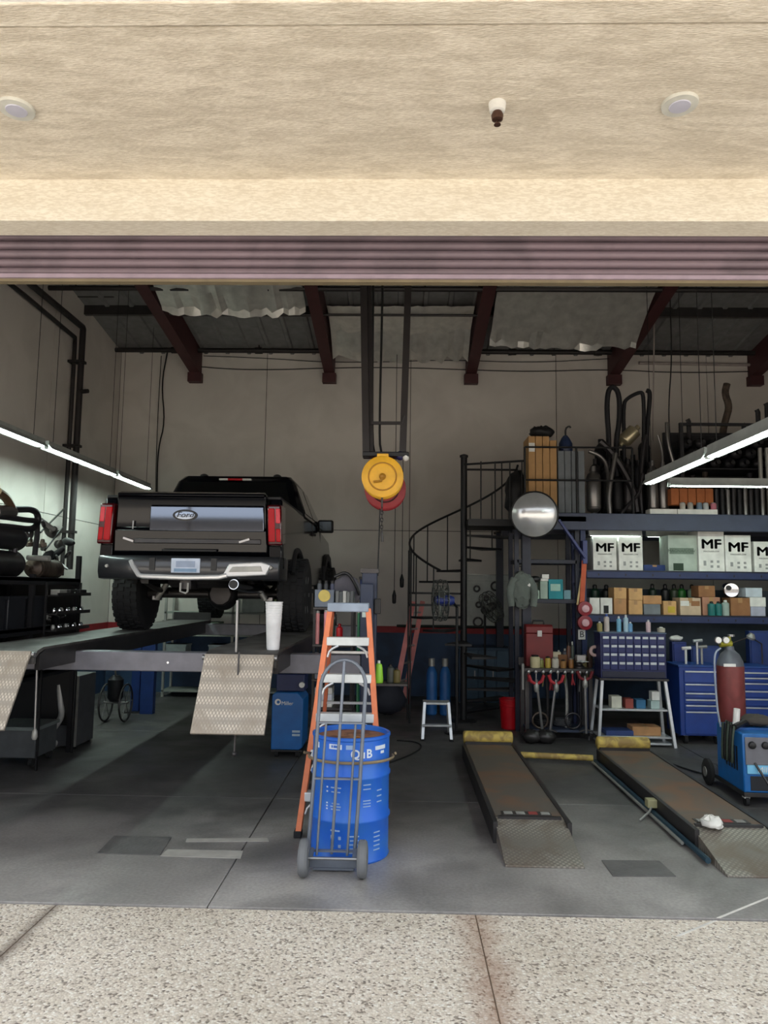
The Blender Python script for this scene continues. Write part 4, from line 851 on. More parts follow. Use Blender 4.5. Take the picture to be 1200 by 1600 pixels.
# diagonal blue brace and small shelf bay to its left
sb = thing('side_shelf', 'small dark blue shelf bay between the stair and the racking', 'shelf', (2.2,10.95,0))
XA, XB = P(808,900,Y=SY0).x, XU0-.08
for x in (XA, XB):
    for y in (SY0+.05, SY1): MB().box(x-.03, x+.03, y-.03, y+.03, 0, MZ-.22).build('upright', M_rackd, sb)
z3, z4 = P(850,874,Y=SY0).z, P(850,936,Y=SY0).z
for z in (z3, z4): MB().box(XA, XB, SY0+.02, SY1, z-.06, z).build('shelf_deck', M_rackd, sb, .006)
a, b = P(872,812,Y=SY0-.1), P(914,872,Y=SY0-.1)
t = thing('corner_brace', 'blue diagonal steel brace carrying the round mirror', 'brace', (b.x,SY0-.1,b.z))
MB().bar(a, b, .035, .11, (0,1,0)).build('strut', mat('brace_blue',(62,70,120),.5), t, .006); MB().box(a.x-.02, b.x+.02, SY0-.13, SY0-.06, a.z-.03, a.z+.05).build('top_flange', mat('brace_blue',()), t, .005)
MB().box(b.x-.03,b.x+.035,SY0-.11,SY0-.0,b.z-.08,b.z+.25).build('upright_plate', mat('brace_blue',()), t, .005)
# convex mirror
c = P(835,804,Y=10.2); r = .315; t = thing('convex_mirror', 'round silver convex safety mirror hanging in front of the mezzanine corner', 'mirror', (c.x,10.3,c.z-r))
ax_ = (Vector((0,0,1.8))-c).normalized(); prof = [(r*i/12, .085*(1-(i/12)**2)) for i in range(12,0,-1)]+[(.002,.085)]
MB().lathe(c, prof, 40, ax_).build('dome', mat('mirror_silver',(214,217,219),.16,.6,var=.12,scale=5), t, angle=80)
MB().tube([c+Vector((0,0,1)).rotation_difference(ax_)@Vector((r*math.cos(2*math.pi*k/40), r*math.sin(2*math.pi*k/40), 0)) for k in range(40)], .012, 7, True).build('rim', M_black, t)
MB().cyl(c-ax_*.02, c+ax_*.003, r-.002, 36).build('back_plate', M_dsteel, t)
MB().tube([c-ax_*.02, (c.x+.05,MY-.1,c.z-.02),(c.x+.08,MY-.058,c.z-.05)], .016, 7).build('bracket', M_dsteel, t)
# shelf tubes
a, b = P(921,834,Y=10.62), P(1004,834,Y=10.62); fixture((a.x,10.66,a.z-.02), (b.x,10.66,a.z-.02), 'short bright fluorescent strip under the mezzanine edge', .06, hang=False)
for x in (a.x+.1,b.x-.1): pass
a, b = P(1006,837,Y=11.2), P(1082,837,Y=11.2); fixture((a.x,11.1,a.z-.02), (b.x+.3,11.1,a.z-.02), 'dimmer fluorescent strip deeper under the mezzanine', .05, hang=False)

# ---------------------------------------------------------------- boxes on the shelves
M_card = mat('cardboard', (186, 140, 96), .85); M_card2 = mat('cardboard_tan', (206, 164, 112), .85); M_card3 = mat('cardboard_brown', (150, 106, 70), .85)
M_wbox = mat('white_carton', (226, 226, 220), .7); M_tape = mat('packing_tape', (170, 130, 84), .4); M_ink = mat('black_ink', (28, 28, 30), .7); M_inkg = mat('grey_ink', (150, 152, 150), .7)
def carton(x0, x1, y0, y1, z0, h, m, lab, tape=True, group=None, name='cardboard_box'):
    t = thing(name, lab, 'box', ((x0+x1)/2,(y0+y1)/2,z0), group)
    MB().box(x0, x1, y0, y1, z0, z0+h).build('carton', m, t, .004)
    if tape:
        xc_ = (x0+x1)/2; w = min(.03,(x1-x0)*.12); MB().box(xc_-w, xc_+w, y0-.001, y0+.001, z0+h-min(.07,h*.3), z0+h+.0008).build('tape', M_tape, t); MB().box(xc_-w, xc_+w, y0, y1, z0+h, z0+h+.0008).build('tape', M_tape, t)
    return t
def px_box(xa, xb, ya, Y, z0, dep, m, lab, **k):
    a, b = P(xa,ya,Y=Y), P(xb,ya,Y=Y); return carton(a.x+.003, b.x-.003, Y, Y+dep, z0, max(.03,a.z-z0), m, lab, **k)
YB = SY0+.03
def mf_box(xa, xb, ya, lab, dep=.42, big=.5, m=None):
    t = px_box(xa, xb, ya, YB, z1, dep, m or M_wbox, lab, tape=False, group='white exhaust part cartons', name='product_box')
    a, b = P(xa,ya,Y=YB), P(xb,ya,Y=YB); cx = (a.x+b.x)/2; w = b.x-a.x; h = a.z-z1
    text('MF', w*big, M_ink, t, (cx,YB-.002,z1+h*.66), FRONT, 'logo', .001, xs=1.25, fat=w*.022)
    text('MAGNAFLOW', w*.085, M_ink, t, (cx,YB-.002,z1+h*.66-w*.27), FRONT, 'wordmark', .0008, xs=1.1)
    for i,(ux,uz) in enumerate(((-.26,.2),(.0,.24),(.24,.24),(.0,.12),(.24,.12))): MB().box(cx+w*ux-w*.05, cx+w*ux+w*.05, YB-.0015, YB, z1+h*uz-h*.03*(2 if i == 0 else 1), z1+h*uz+h*.03*(2 if i == 0 else 1)).build('print_mark', M_inkg, t)
    return t
mf_box(926,963,838,'leftmost white carton with black MF logo on the upper shelf')
mf_box(966,1004,838,'second white carton with black MF logo on the upper shelf')
mf_box(1090,1131,829,'tallest white carton with black MF logo, beside the faded green carton', .4)
mf_box(1132,1173,836,'white carton with MF logo and tape tab, right of the tallest one', .4)
mf_box(1177,1216,846,'white carton with MF logo cut by the photo right edge', .4)
t = px_box(1043,1089,836,YB+.06,z1,.36,mat('green_white_carton',(172,184,172),.7),'greenish white carton with faded dark band left of the tallest MF carton',tape=False)
a, b = P(1046,856,Y=YB+.06), P(1084,866,Y=YB+.06); MB().box(a.x,b.x,YB+.058,YB+.06,b.z,a.z).build('printed_band', mat('band_green',(110,126,112),.7), t); text('MAGNAFLOW', .06, mat('band_ink',(70,84,74),.7), t, ((a.x+b.x)/2,YB+.056,(a.z+b.z)/2), FRONT, 'wordmark', .0006)
a, b = P(1052,880,Y=YB+.06), P(1068,888,Y=YB+.06); MB().box(a.x,b.x,YB+.058,YB+.06,z1+.01,a.z).build('printed_patch', mat('patch_green',(40,62,44),.7), t)
carton(P(1006,888,Y=YB+.2).x, P(1040,888,Y=YB+.2).x, YB+.2, YB+.5, z1, .09, mat('blue_carton',(36,62,120),.6), 'low blue carton between the white cartons')
# lower shelf
def low_box(xa, xb, ya, m, lab, dep=.3, dy=0, z=None, **k): return px_box(xa, xb, ya, YB+dy, z if z is not None else z2, dep, m, lab, **k)
low_box(921,937,934,M_wbox,'narrow white carton at the left end of the lower shelf',tape=False)
t = low_box(938,957,934,M_wbox,'white carton with dark window print on the lower shelf',tape=False); a = P(947,950,Y=YB); MB().box(a.x-.035,a.x+.035,YB-.002,YB,z2+.01,z2+.12).build('window_print', M_ink, t)
def stacked(xa, xb, ya, ym, mA, mB, labA, labB):
    zz = P(xa,ym,Y=YB).z; low_box(xa,xb,ym,mB,labB); low_box(xa,xb,ya,mA,labA,z=zz+.002)
stacked(959,979,918,936,M_card2,M_card,'upper small tan box of the leftmost cardboard pair','lower small box of the leftmost cardboard pair')
stacked(982,1004,919,938,M_card2,M_card2,'upper tan box of the second cardboard pair','lower wider tan box of the second cardboard pair')
z_ = P(1010,944,Y=YB).z; carton(P(1006,950,Y=YB).x,P(1032,950,Y=YB).x,YB,YB+.2,z2,z_-z2,mat('grey_carton',(120,126,130),.7),'grey striped carton under a flat brown box',tape=False); carton(P(1005,950,Y=YB).x,P(1034,950,Y=YB).x,YB,YB+.26,z_+.002,.12,M_card,'flat brown box lying on the grey striped carton')
t = low_box(1036,1057,939,M_card2,'tan box with yellow print in the middle of the lower shelf'); a = P(1049,950,Y=YB); MB().box(a.x-.05,a.x+.05,YB-.002,YB,z2+.03,z2+.12).build('yellow_print', mat('print_yellow',(196,170,60),.7), t)
t = low_box(1062,1095,934,mat('pale_tan_carton',(200,178,150),.8),'pale tan carton with printed panels on the lower shelf'); a = P(1070,945,Y=YB)
for i in range(2): MB().box(a.x-.06+.15*i,a.x+.06+.15*i,YB-.002,YB,z2+.13,z2+.2).build('printed_panel', M_card3 if i else M_wbox, t)
z_ = P(1100,933,Y=YB+.05).z; carton(P(1100,950,Y=YB).x,P(1128,950,Y=YB).x,YB+.05,YB+.34,z2,z_-z2,mat('rose_carton',(176,128,104),.8),'rosy brown carton behind the teal canister'); carton(P(1095,950,Y=YB).x,P(1121,950,Y=YB).x,YB+.06,YB+.34,z_+.002,.16,M_card3,'dark brown carton on top of the rosy carton')
t = low_box(1141,1172,934,M_card3,'brown carton with red print right of the teal canister')
z_ = P(1178,948,Y=YB).z; carton(P(1173,950,Y=YB).x,P(1196,950,Y=YB).x,YB,YB+.25,z2,z_-z2,mat('lilac_carton',(176,180,196),.7),'pale lilac carton at the right, bottom of its stack',tape=False)
carton(P(1172,950,Y=YB).x,P(1197,950,Y=YB).x,YB,YB+.25,z_+.002,.13,M_wbox,'white carton in the middle of the right stack',tape=False); carton(P(1166,950,Y=YB).x,P(1192,950,Y=YB).x,YB,YB+.25,z_+.135,.13,mat('pale_blue_carton',(196,208,216),.7),'pale blue carton on top of the right stack',tape=False)
def canister(x, y, z, r, h, m, mcap, lab, name='canister', cat='can', group=None, neck=.5):
    t = thing(name, lab, cat, (x,y,z), group)
    MB().lathe((x,y,z), [(r*.94,0),(r,.006),(r,h*.78),(r*neck,h*.86)], 18).build('body', m, t); MB().lathe((x,y,z+h*.86), [(r*neck*.9,0),(r*neck*.95,h*.1),(r*neck*.5,h*.14)], 14).build('cap', mcap, t); return t
a = P(1117,940,Y=YB-.0); canister(P(1113,950,Y=YB-.02).x,YB-.02+.03,z2,.05,.2,mat('teal_can',(40,120,116),.4),M_black,'left teal canister on the lower shelf',group='teal canisters'); canister(P(1124,950,Y=YB-.02).x,YB+.01,z2,.045,.2,mat('teal_can',()),M_black,'right teal canister on the lower shelf',group='teal canisters')
canister(P(1135,950,Y=YB).x,YB+.03,z2,.05,.22,mat('pale_green_can',(170,190,180),.5),M_white,'pale green canister right of the teal pair')
for px,lab,m in ((930,'dark green bottle behind the white cartons',(30,60,44)),(948,'black bottle behind the white cartons',(24,28,30))): canister(P(px,912,Y=SY1-.15).x,SY1-.12,z2,.07,.42,mat('b%d'%px,m,.4),M_black,lab,'bottle','bottle')
for px,lab,m in ((1020,'dark green jug behind the grey carton',(34,56,44)),(1040,'black jug behind the yellow-print box',(30,34,36)),(1066,'bright green bottle standing behind the pale tan carton',(36,110,40)),(1082,'pale green bottle standing behind the pale tan carton',(140,164,140)),(1054,'dark olive bottle beside the bright green bottle',(50,66,46))): canister(P(px,912,Y=SY1-.15).x,SY1-.12,z2,.06,.44,mat('b%d'%px,m,.4),M_black,lab,'bottle','bottle')
# muffler can with open end on top of the brown carton
c = P(1143,921,Y=YB); zb_ = P(1150,934,Y=YB).z
t = thing('muffler_can', 'polished round muffler can lying on the brown carton', 'muffler', (c.x,YB+.2,zb_+.002)); r = .105; cc = Vector((c.x,YB+.0,zb_+.002+r))
MB().lathe(cc, [(.05,.005),(r*.9,0),(r,.02),(r,.3),(.05,.34)], 28, (.25,1,0)).build('shell', M_chrome, t); MB().lathe(cc+Vector((-.04,-.012,.03)), [(.035,0),(.035,.03)], 16, (.25,1,0)).build('bore', M_black, t)

# ---------------------------------------------------------------- exhaust stock on the mezzanine
YM = MY+.12
M_gcard = mat('grey_carton_tall', (112, 118, 122), .8)
for i in range(4):
    x0 = P(826+11.3*i,800,Y=YM).x; x1 = P(826+11.3*(i+1),800,Y=YM).x
    t = carton(x0+.004, x1-.004, YM, YM+.45, MZ, 1.16 if i < 3 else 1.10, mat('tall_card',(176,138,92),.85), ['leftmost','second','third','fourth'][i]+' of the tall slim tan cartons on the mezzanine', tape=False, group='tall slim tan cartons')
    if i == 0: MB().box(x0+.01,x1+.0-.008,YM-.003,YM,MZ+.93,MZ+1.06).build('address_label', M_wbox, t)
    x0 = P(873+10.6*i,800,Y=YM).x; x1 = P(873+10.6*(i+1),800,Y=YM).x
    carton(x0+.004, x1-.004, YM+.02, YM+.45, MZ, .95, M_gcard, ['leftmost','second','third','fourth'][i]+' of the tall slim grey cartons on the mezzanine', tape=False, group='tall slim grey cartons')
def lump(c, r, sc, m, name, lab, cat, seed=0, j=.25):
    rnd = random.Random(seed); b = MB().ball(c, r, 14, 9, sc); zmin = min(v.z for v in b.v)
    for v in b.v: v += Vector((rnd.uniform(-1,1),rnd.uniform(-1,1),rnd.uniform(-1,1)))*r*j*.4; v.z = max(v.z, zmin)
    return tag(b.build(name, m, angle=70), lab, cat)
a = P(850,672,Y=YM); lump((a.x,YM+.2,MZ+1.16+.095), .17, (1.1,1,.55), mat('black_bag',(22,22,24),.6), 'plastic_bag', 'black bag slumped on top of the tan cartons', 'bag', 3)
a = P(886,697,Y=YM+.1); t = thing('oil_jug', 'dark blue jug with hooked spout on top of the grey cartons', 'jug', (a.x,YM+.2,MZ+.952))
MB().lathe((a.x,YM+.2,MZ+.952),[(.09,0),(.10,.02),(.10,.14),(.06,.22),(.03,.26)],18).build('body', mat('jug_blue',(34,50,84),.4), t); MB().tube(smooth_path([(a.x,YM+.2,MZ+1.2),(a.x+.0,YM+.2,MZ+1.32),(a.x+.06,YM+.2,MZ+1.36),(a.x+.08,YM+.2,MZ+1.33)],1), .014, 7).build('spout', M_black, t)
lump((P(815,760,Y=YM).x,YM+.5,MZ+.36), .36, (.5,.6,1.0), mat('black_bag',()), 'garbage_bag', 'tall black bag standing left of the tan cartons', 'bag', 5)
M_exh = mat('exhaust_steel',(120,118,116),.32,.85); M_exhd = mat('exhaust_dark',(58,56,58),.4,.7); M_exhb = mat('exhaust_black',(30,30,34),.5,.3); M_exhr = worn_mat('exhaust_brown',(96,84,74),(64,54,48),.5,.5,6)
def bent(pts, Y, r, m, lab, n=9, dy=0.0, stand=True):
    q = [P(px,py,Y=Y) for px,py in pts]; q = [v+Vector((0,dy*i,0)) for i,v in enumerate(q)]
    if stand and q[0].z > MZ: q[0].z = MZ+r*1.02
    return pipe('exhaust_pipe', q, r, m, lab, 'pipe', n, 2)
def vmuf(px0, px1, ytop, Y, m, lab, zb=None):
    a, b = P(px0,ytop,Y=Y), P(px1,ytop,Y=Y); r = (b.x-a.x)/2; x = (a.x+b.x)/2; zb = MZ if zb is None else zb; t = thing('muffler', lab, 'muffler', (x,Y,zb))
    MB().lathe((x,Y,zb),[(r*.4,0),(r*.4,.05),(r*.85,.09),(r,.12),(r,a.z-zb-.1),(r*.85,a.z-zb-.06),(r*.4,a.z-zb-.02),(r*.4,a.z-zb+.06)],20).build('shell', m, t)
    for zz in (.13,a.z-zb-.12): MB().tube([(x+r*1.01*math.cos(2*math.pi*k/20),Y+r*1.01*math.sin(2*math.pi*k/20),zb+zz) for k in range(20)],.006,5,True).build('seam', m, t)
    return t
vmuf(916,938,735,YM+.1,M_exh,'upright polished muffler right of the grey cartons')
vmuf(1011,1027,726,YM+.15,M_exh,'left of two upright polished mufflers by the wide lamp end'); vmuf(1027,1043,728,YM+.18,M_exh,'right of two upright polished mufflers by the wide lamp end')
bent([(950,806),(952,690),(948,640),(950,610),(958,603),(968,615),(968,660),(962,690),(965,806)], YM+.45, .04, M_exhb, 'tall looped black pipe rising highest at the left of the stack')
bent([(975,806),(975,690),(974,632),(980,622),(1000,612),(1006,616),(1006,690),(1004,806)], YM+.55, .03, M_exhb, 'square-bent black pipe loop above the exhaust stack')
bent([(1012,806),(1010,680),(1014,640),(1016,612),(1010,610)], YM+.65, .035, M_exhb, 'black pipe with hooked top beside the square loop')
bent([(1128,806),(1128,680),(1134,655),(1140,635),(1132,615),(1136,600)], YM+1.2, .055, M_exhr, 'tall S-bent brown pipe against the back wall at right')
bent([(953,806),(951,770),(958,730),(962,708)], YM+.05, .035, M_exh, 'bright bent pipe standing in front of the stack',)
bent([(920,705),(938,712),(950,728),(950,800)], YM+.22, .03, M_exh, 'bright pipe elbow arching over the upright muffler', stand=False)
bent([(938,690),(955,705),(975,735),(992,770),(996,800)], YM+.3, .055, M_exhd, 'thick grey pipe slanting down across the stack', stand=False)
bent([(1003,806),(1000,760),(1005,700),(1010,680)], YM+.3, .035, M_exhd, 'grey upright pipe left of the two polished mufflers')
bent([(970,806),(985,785),(1000,770),(1004,740)], YM+.02, .025, M_exhd, 'slim grey pipe leaning low in the stack')
bent([(1028,680),(1034,700),(1036,720),(1032,735)], YM+.3, .018, M_exh, 'thin bright pipe curving above the polished mufflers', stand=False)
bent([(1042,660),(1043,690),(1050,715),(1056,735)], YM+.28, .03, M_exh, 'bright pipe bending down by the lamp end', stand=False)
c = P(985,680,Y=YM+.5); t = thing('muffler', 'brass-tinted oval muffler lying tilted on top of the stack', 'muffler', (c.x,YM+.5,c.z-.1)); MB().lathe(c+Vector((-.13,0,-.12)),[(.04,-.05),(.04,0),(.1,.03),(.11,.05),(.11,.27),(.04,.31),(.04,.36)],18,(.7,0,.7)).build('shell', mat('tinted_steel',(168,158,130),.3,.7), t)
# dark stack body that carries it all: rows of black mufflers on end, and flat ones
k = 0
for row,(Y_,n_) in enumerate(((YM+.40,6),(YM+.75,5))):
    for i in range(n_):
        px = 930+i*17+row*8; top = random.uniform(705,745)-row*20; vmuf(px-9,px+9,top,Y_,M_exhb if (i+row)%3 else M_exhd,'%s dark muffler from the left, %s row of the left exhaust stack'%(('first','second','third','fourth','fifth','sixth')[i],('front','rear')[row]))
# pipe rack at the right: frame with upright pipes
fr = thing('pipe_rack', 'black steel rack holding upright exhaust pipes behind the lamps', 'rack', (5.4,11.3,MZ))
ra, rb = P(1052,668,Y=YM+.5).x, 6.9; zr = P(1100,668,Y=YM+.5).z
for x in (ra,(ra+rb)/2,rb):
    for y in (YM+.2,YM+.9): MB().box(x-.025,x+.025,y-.025,y+.025,MZ,zr).build('post', M_exhb, fr)
for z in (zr,MZ+.55,MZ+.06):
    for y in (YM+.2,YM+.9): MB().box(ra,rb,y-.02,y+.02,z-.04,z).build('rail', M_exhb, fr)
MB().box(ra,rb,YM+.89,YM+.91,MZ,zr).build('back_sheet', M_exhb, fr)
for z in (MZ+.75,): MB().box(ra,rb,YM+.22,YM+.88,z-.02,z).build('tray', M_exhb, fr)
names_ = ['black','grey','dull brown','black','grey','black']
for i in range(15):
    x = ra+.12+i*.155; m = (M_exhb,M_exhd,M_exhr,M_exhb,M_exh,M_exhb)[i%6]; h = random.uniform(.45,.68); y = YM+.32+(i%3)*.06
    pipe('exhaust_pipe', [(x,y,MZ+.05),(x,y,MZ+.05+h*.6),(x+random.uniform(-.05,.05),y+.03,MZ+.05+h)], random.uniform(.03,.05), m, 'dull upright exhaust pipe in the lower row of the black pipe rack', 'pipe', 10, 1, 'upright pipes in the pipe rack')
for i in range(33):
    x = ra+.12+(i%11)*.21+(.1 if 10 < i < 22 else 0); zl = MZ+.755+(i//11)*.15; m = (M_exhb,M_exhb,M_exhd)[i%3]; t = thing('muffler', 'dark muffler lying end-on in the upper tray of the pipe rack', 'muffler', (x,YM+.3,zl), 'mufflers in the upper tray')
    r = .085; MB().lathe((x,YM+.26,zl+r),[(.03,-.06),(.03,0),(r*.9,.03),(r,.05),(r,.45),(.03,.5)],16,(0,1,0)).build('shell', m, t); MB().lathe((x,YM+.195,zl+r),[(.024,0),(.024,.02)],10,(0,1,0)).build('bore', M_black, t)
for px, top, lab, m in ((1076,655,'short grey pipe poking up at the left of the pipe rack top',M_exhd),(1162,662,'stub pipe lying on the pipe rack top near the wide lamp',M_exhb),(1184,640,'black funnel-ended pipe rising behind the wide lamp',M_exhb),(1198,630,'black pipe rising behind the wide lamp at the photo edge',M_exhb)):
    q = P(px,top,Y=YM+.6); pipe('exhaust_pipe', [(q.x,YM+.6,zr-.3),(q.x,YM+.6,q.z-.04),(q.x-.02,YM+.6,q.z)], .035, m, lab, 'pipe', 9)
# cartons and oddments at the mezzanine edge under the lamps
for i in range(5):
    x0 = P(1048+13.4*i,800,Y=YM).x; x1 = P(1048+13.4*(i+1),800,Y=YM).x; carton(x0+.004,x1-.004,YM-.02,YM+.18,MZ+.17,.24,mat('orange_card',(176,104,58),.8),['leftmost','second','third','fourth','rightmost'][i]+' of the small orange-brown cartons under the crosswise lamp',tape=False,group='small orange-brown cartons')
a, b = P(1057,800,Y=YM-.05), P(1119,800,Y=YM-.05); z_ = MZ+.105
carton(a.x,b.x,YM-.1,YM+.2,MZ,.10,M_wbox,'long flat white carton on the mezzanine edge',tape=False); carton(P(1012,800,Y=YM).x,P(1054,800,Y=YM).x,YM-.1,YM+.1,MZ,.10,M_wbox,'shorter flat white carton on the mezzanine edge',tape=False)
for i,(px,c_,lab) in enumerate(((1064,(190,186,176),'pale tin on the flat white carton, leftmost'),(1076,(170,168,160),'grey tin on the flat white carton'),(1090,(110,130,150),'blue-grey tin on the flat white carton'),(1100,(190,196,196),'white tin on the flat white carton'),(1112,(200,120,136),'pink tin on the flat white carton, rightmost'))):
    canister(P(px,795,Y=YM).x,YM-.06,MZ+.102,.04,.10,mat('tin%d'%i,c_,.5),M_galv,lab,'tin','can',neck=.9)
for px,lab in ((1187,'white upright tube held in the pipe rack at the photo edge'),(1198,'white upright tube last in the pipe rack')): q = P(px,700,Y=YM+.14); pipe('plastic_tube', [(q.x,YM+.14,MZ+.02),(q.x,YM+.14,q.z)], .03, M_galv, lab, 'tube')
for i in range(9): x = P(1121+9*i,800,Y=YM).x; pipe('exhaust_pipe', [(x,YM+.02,MZ+.03),(x,YM+.02,MZ+.4+.05*(i%2))], .035, (M_exhd,M_exhb,M_exh)[i%3], 'short upright pipe on the mezzanine edge right of the flat white carton', 'pipe', 10, 0, 'short pipes at the mezzanine edge')
# ---------------------------------------------------------------- workbench between the uprights
BY0, BY1, BZ = 10.05, 10.55, .93
a, b = P(819,1035,Y=BY0).x, P(928,1035,Y=BY0).x
bn = thing('workbench', 'dark cluttered steel workbench left of the drawer cabinet', 'bench', ((a+b)/2,10.3,0))
MB().box(a,b,BY0,BY1,BZ-.05,BZ).build('top', M_dsteel, bn, .004); MB().box(a+.05,b-.05,BY0+.03,BY1,.10,.13).build('lower_shelf', mat('bench_blue',(52,62,84),.6), bn)
for x in (a+.04,b-.04):
    for y in (BY0+.05,BY1-.05): MB().box(x-.025,x+.025,y-.025,y+.025,0,BZ-.05).build('leg', M_dsteel, bn)
MB().box(a,b,BY1-.03,BY1,BZ,BZ+.1).build('back_lip', M_dsteel, bn)
MB().tube([(a-.02,BY0-.01,BZ-.28),(a-.02,BY0-.01,BZ+.06)], .018).build('corner_bar', M_galv, bn)
# red tool box
x0, x1 = P(822,990,Y=10.3).x, P(864,990,Y=10.3).x; zt_ = P(840,976,Y=10.3).z
t = thing('toolbox', 'red metal toolbox with carry handle at the back of the workbench', 'toolbox', ((x0+x1)/2,10.4,BZ)); mr_ = mat('toolbox_red',(112,22,24),.5)
MB().box(x0,x1,10.3,10.5,BZ,zt_-.12).build('body', mr_, t, .008); MB().prism([(10.3,zt_-.115),(10.3,zt_-.03),(10.34,zt_),(10.46,zt_),(10.5,zt_-.03),(10.5,zt_-.115)], x0, x1).build('lid', mr_, t, .006)
xm = (x0+x1)/2; MB().tube([(xm-.08,10.4,zt_),(xm-.07,10.4,zt_+.05),(xm+.07,10.4,zt_+.05),(xm+.08,10.4,zt_)], .012, 7).build('handle', M_black, t); MB().box(xm-.03,xm+.03,10.285,10.3,zt_-.16,zt_-.08).build('latch', M_steel, t)
items = [(836,.09,.17,(200,190,150),'cream tin on the workbench front, leftmost'),(846,.05,.12,(120,120,60),'olive can beside the cream tin'),(856,.05,.15,(176,150,60),'yellow can in the middle of the workbench'),(868,.065,.14,(190,186,172),'off-white tin right of the yellow can'),(880,.05,.11,(150,110,60),'brown can on the workbench front'),(893,.045,.13,(140,96,50),'amber can near the workbench right end')]
for i,(px,r,h,c_,lab) in enumerate(items): canister(P(px,1030,Y=BY0+.1).x, BY0+.1+.03*(i%2), BZ, r*.75, h, mat('wbcan%d'%i,c_,.5), M_galv if i%2 else M_black, lab, 'tin', 'can', neck=.8)
for i,(px,zo,w,h,c_,lab) in enumerate(((862,.0,.16,.09,(150,140,120),'small grey-brown box behind the cans'),(880,.0,.14,.16,(120,80,50),'rust-brown parts box behind the cans'),(900,.0,.14,.12,(70,74,70),'dark parts box at the workbench right end'))):
    x = P(px,1030,Y=BY0+.3).x; carton(x-w/2,x+w/2,BY0+.28,BY0+.42,BZ,h,mat('pbox%d'%i,c_,.8),lab,tape=False,name='parts_box')
x = P(868,1000,Y=BY0+.36).x; carton(x-.06,x+.06,BY0+.30,BY0+.40,BZ+.092,.1,mat('pbox9',(196,186,160),.8),'pale box stacked on the grey-brown box',tape=False,name='parts_box')
# a bench vise
x = P(905,1020,Y=BY0+.12).x; t = thing('bench_vise', 'grey bench vise bolted to the right end of the workbench', 'vise', (x,BY0+.1,BZ))
MB().lathe((x,BY0+.12,BZ),[(.07,0),(.07,.02),(.045,.04),(.04,.07)],16).build('base', M_dsteel, t); MB().box(x-.05,x+.05,BY0+.02,BY0+.22,BZ+.07,BZ+.13).build('body', M_dsteel, t, .008)
for y in (BY0+.0,BY0+.07): MB().box(x-.06,x+.06,y,y+.035,BZ+.1,BZ+.18).build('jaw', M_steel, t, .005)
MB().tube([(x,BY0-.06,BZ+.1),(x,BY0+.02,BZ+.1)],.014).build('screw', M_steel, t); MB().tube([(x-.08,BY0-.055,BZ+.1),(x+.08,BY0-.055,BZ+.1)],.007).build('handle', M_steel, t)
# clamps and stands under the bench: red heads on steel bars
def clamp(px, top, bot, Y, lab, m=None, lean=0):
    u, d = P(px,top,Y=Y), P(px+lean,bot,Y=Y); d.z = max(d.z,.0); t = thing('bar_clamp', lab, 'clamp', (d.x,Y,d.z))
    MB().tube([d,u],.018,8).build('bar', M_steel, t); MB().tube([u+Vector((-.10,0,.06)),u+Vector((-.07,0,-.02)),u+Vector((0,0,-.06)),u+Vector((.07,0,-.02)),u+Vector((.10,0,.06))],.022,8).build('jaw', m or mat('clamp_red',(170,40,50),.5), t)
    MB().lathe(u+Vector((0,0,-.16)),[(.02,0),(.035,.03),(.035,.09),(.02,.12)],12).build('collar', M_galv, t); MB().tube([d+Vector((-.09,0,.02)),d+Vector((0,0,.05)),d+Vector((.09,0,.02))],.014,7).build('foot', M_dsteel, t)
clamp(838,1062,1146,BY0-.12,'steel stand with red forked head, leftmost under the workbench',lean=10)
clamp(869,1062,1146,BY0-.10,'steel stand with red forked head, middle under the workbench',lean=-10)
clamp(914,1056,1146,BY0-.14,'steel stand with dark red head at the workbench right end',mat('clamp_dark_red',(110,24,34),.5),lean=2)
for i,(px,lab,m,top) in enumerate(((853,'grey pipe standing under the workbench, left',M_exhd,1058),(883,'pale bent pipe standing under the workbench',M_galv,1060),(905,'black tube standing under the workbench, right',M_exhb,1062))):
    u, d = P(px,top,Y=BY0+.2), P(px+2,1148,Y=BY0+.2); pipe('stock_pipe', [(d.x,BY0+.2,.135),((d.x+u.x)/2+.02,BY0+.2,.5),(u.x,BY0+.2,BZ-.06)], .022, m, lab, 'pipe', 8, 1)
for px,lab in ((815,'dark lump of cast parts on the floor beside the red bucket'),(835,'grey casting on the floor under the workbench')): c = P(px,1150,Z=0); lump((c.x+.06,BY0-.2,.085), .11, (1.2,1,.75), M_dsteel, 'casting', lab, 'part', int(px))
# hand tools hung along the bench front edge, oddments heaped on and under it
rnd = random.Random(31)
for i in range(9):
    px = 826+11.4*i; u = P(px,1042,Y=BY0-.03); L_ = rnd.uniform(.14,.30); nm = ('pliers','wrench','file')[i%3]; cm = (mat('grip_red',(150,34,44),.5),M_steel,mat('grip_olive',(96,92,60),.6))[i%3]
    tt = thing(nm, '%s %s hanging from the workbench edge, %s'%(('red-handled','bare steel','olive-handled')[i%3],nm,('far left','left','left of centre','near centre','at centre','right of centre','right','farther right','far right')[i]), 'tool', (u.x,BY0-.03,BZ-.03-L_))
    MB().tube([(u.x-.012,BY0-.03,BZ-.03-L_),(u.x,BY0-.03,BZ-.06-L_*.4),(u.x,BY0-.03,BZ-.03)],.011,7).build('handle', cm, tt)
    if i%3 == 0: MB().tube([(u.x+.025,BY0-.03,BZ-.03-L_),(u.x+.004,BY0-.03,BZ-.06-L_*.4)],.011,7).build('handle', cm, tt)
    MB().ball((u.x,BY0-.03,BZ-.045),.026,10,7,(1,.5,1.1)).build('head', M_steel, tt); MB().cyl((u.x,BY0-.03,BZ-.03),(u.x,BY0+.01,BZ-.03),.005,6).build('hook', M_steel, tt)
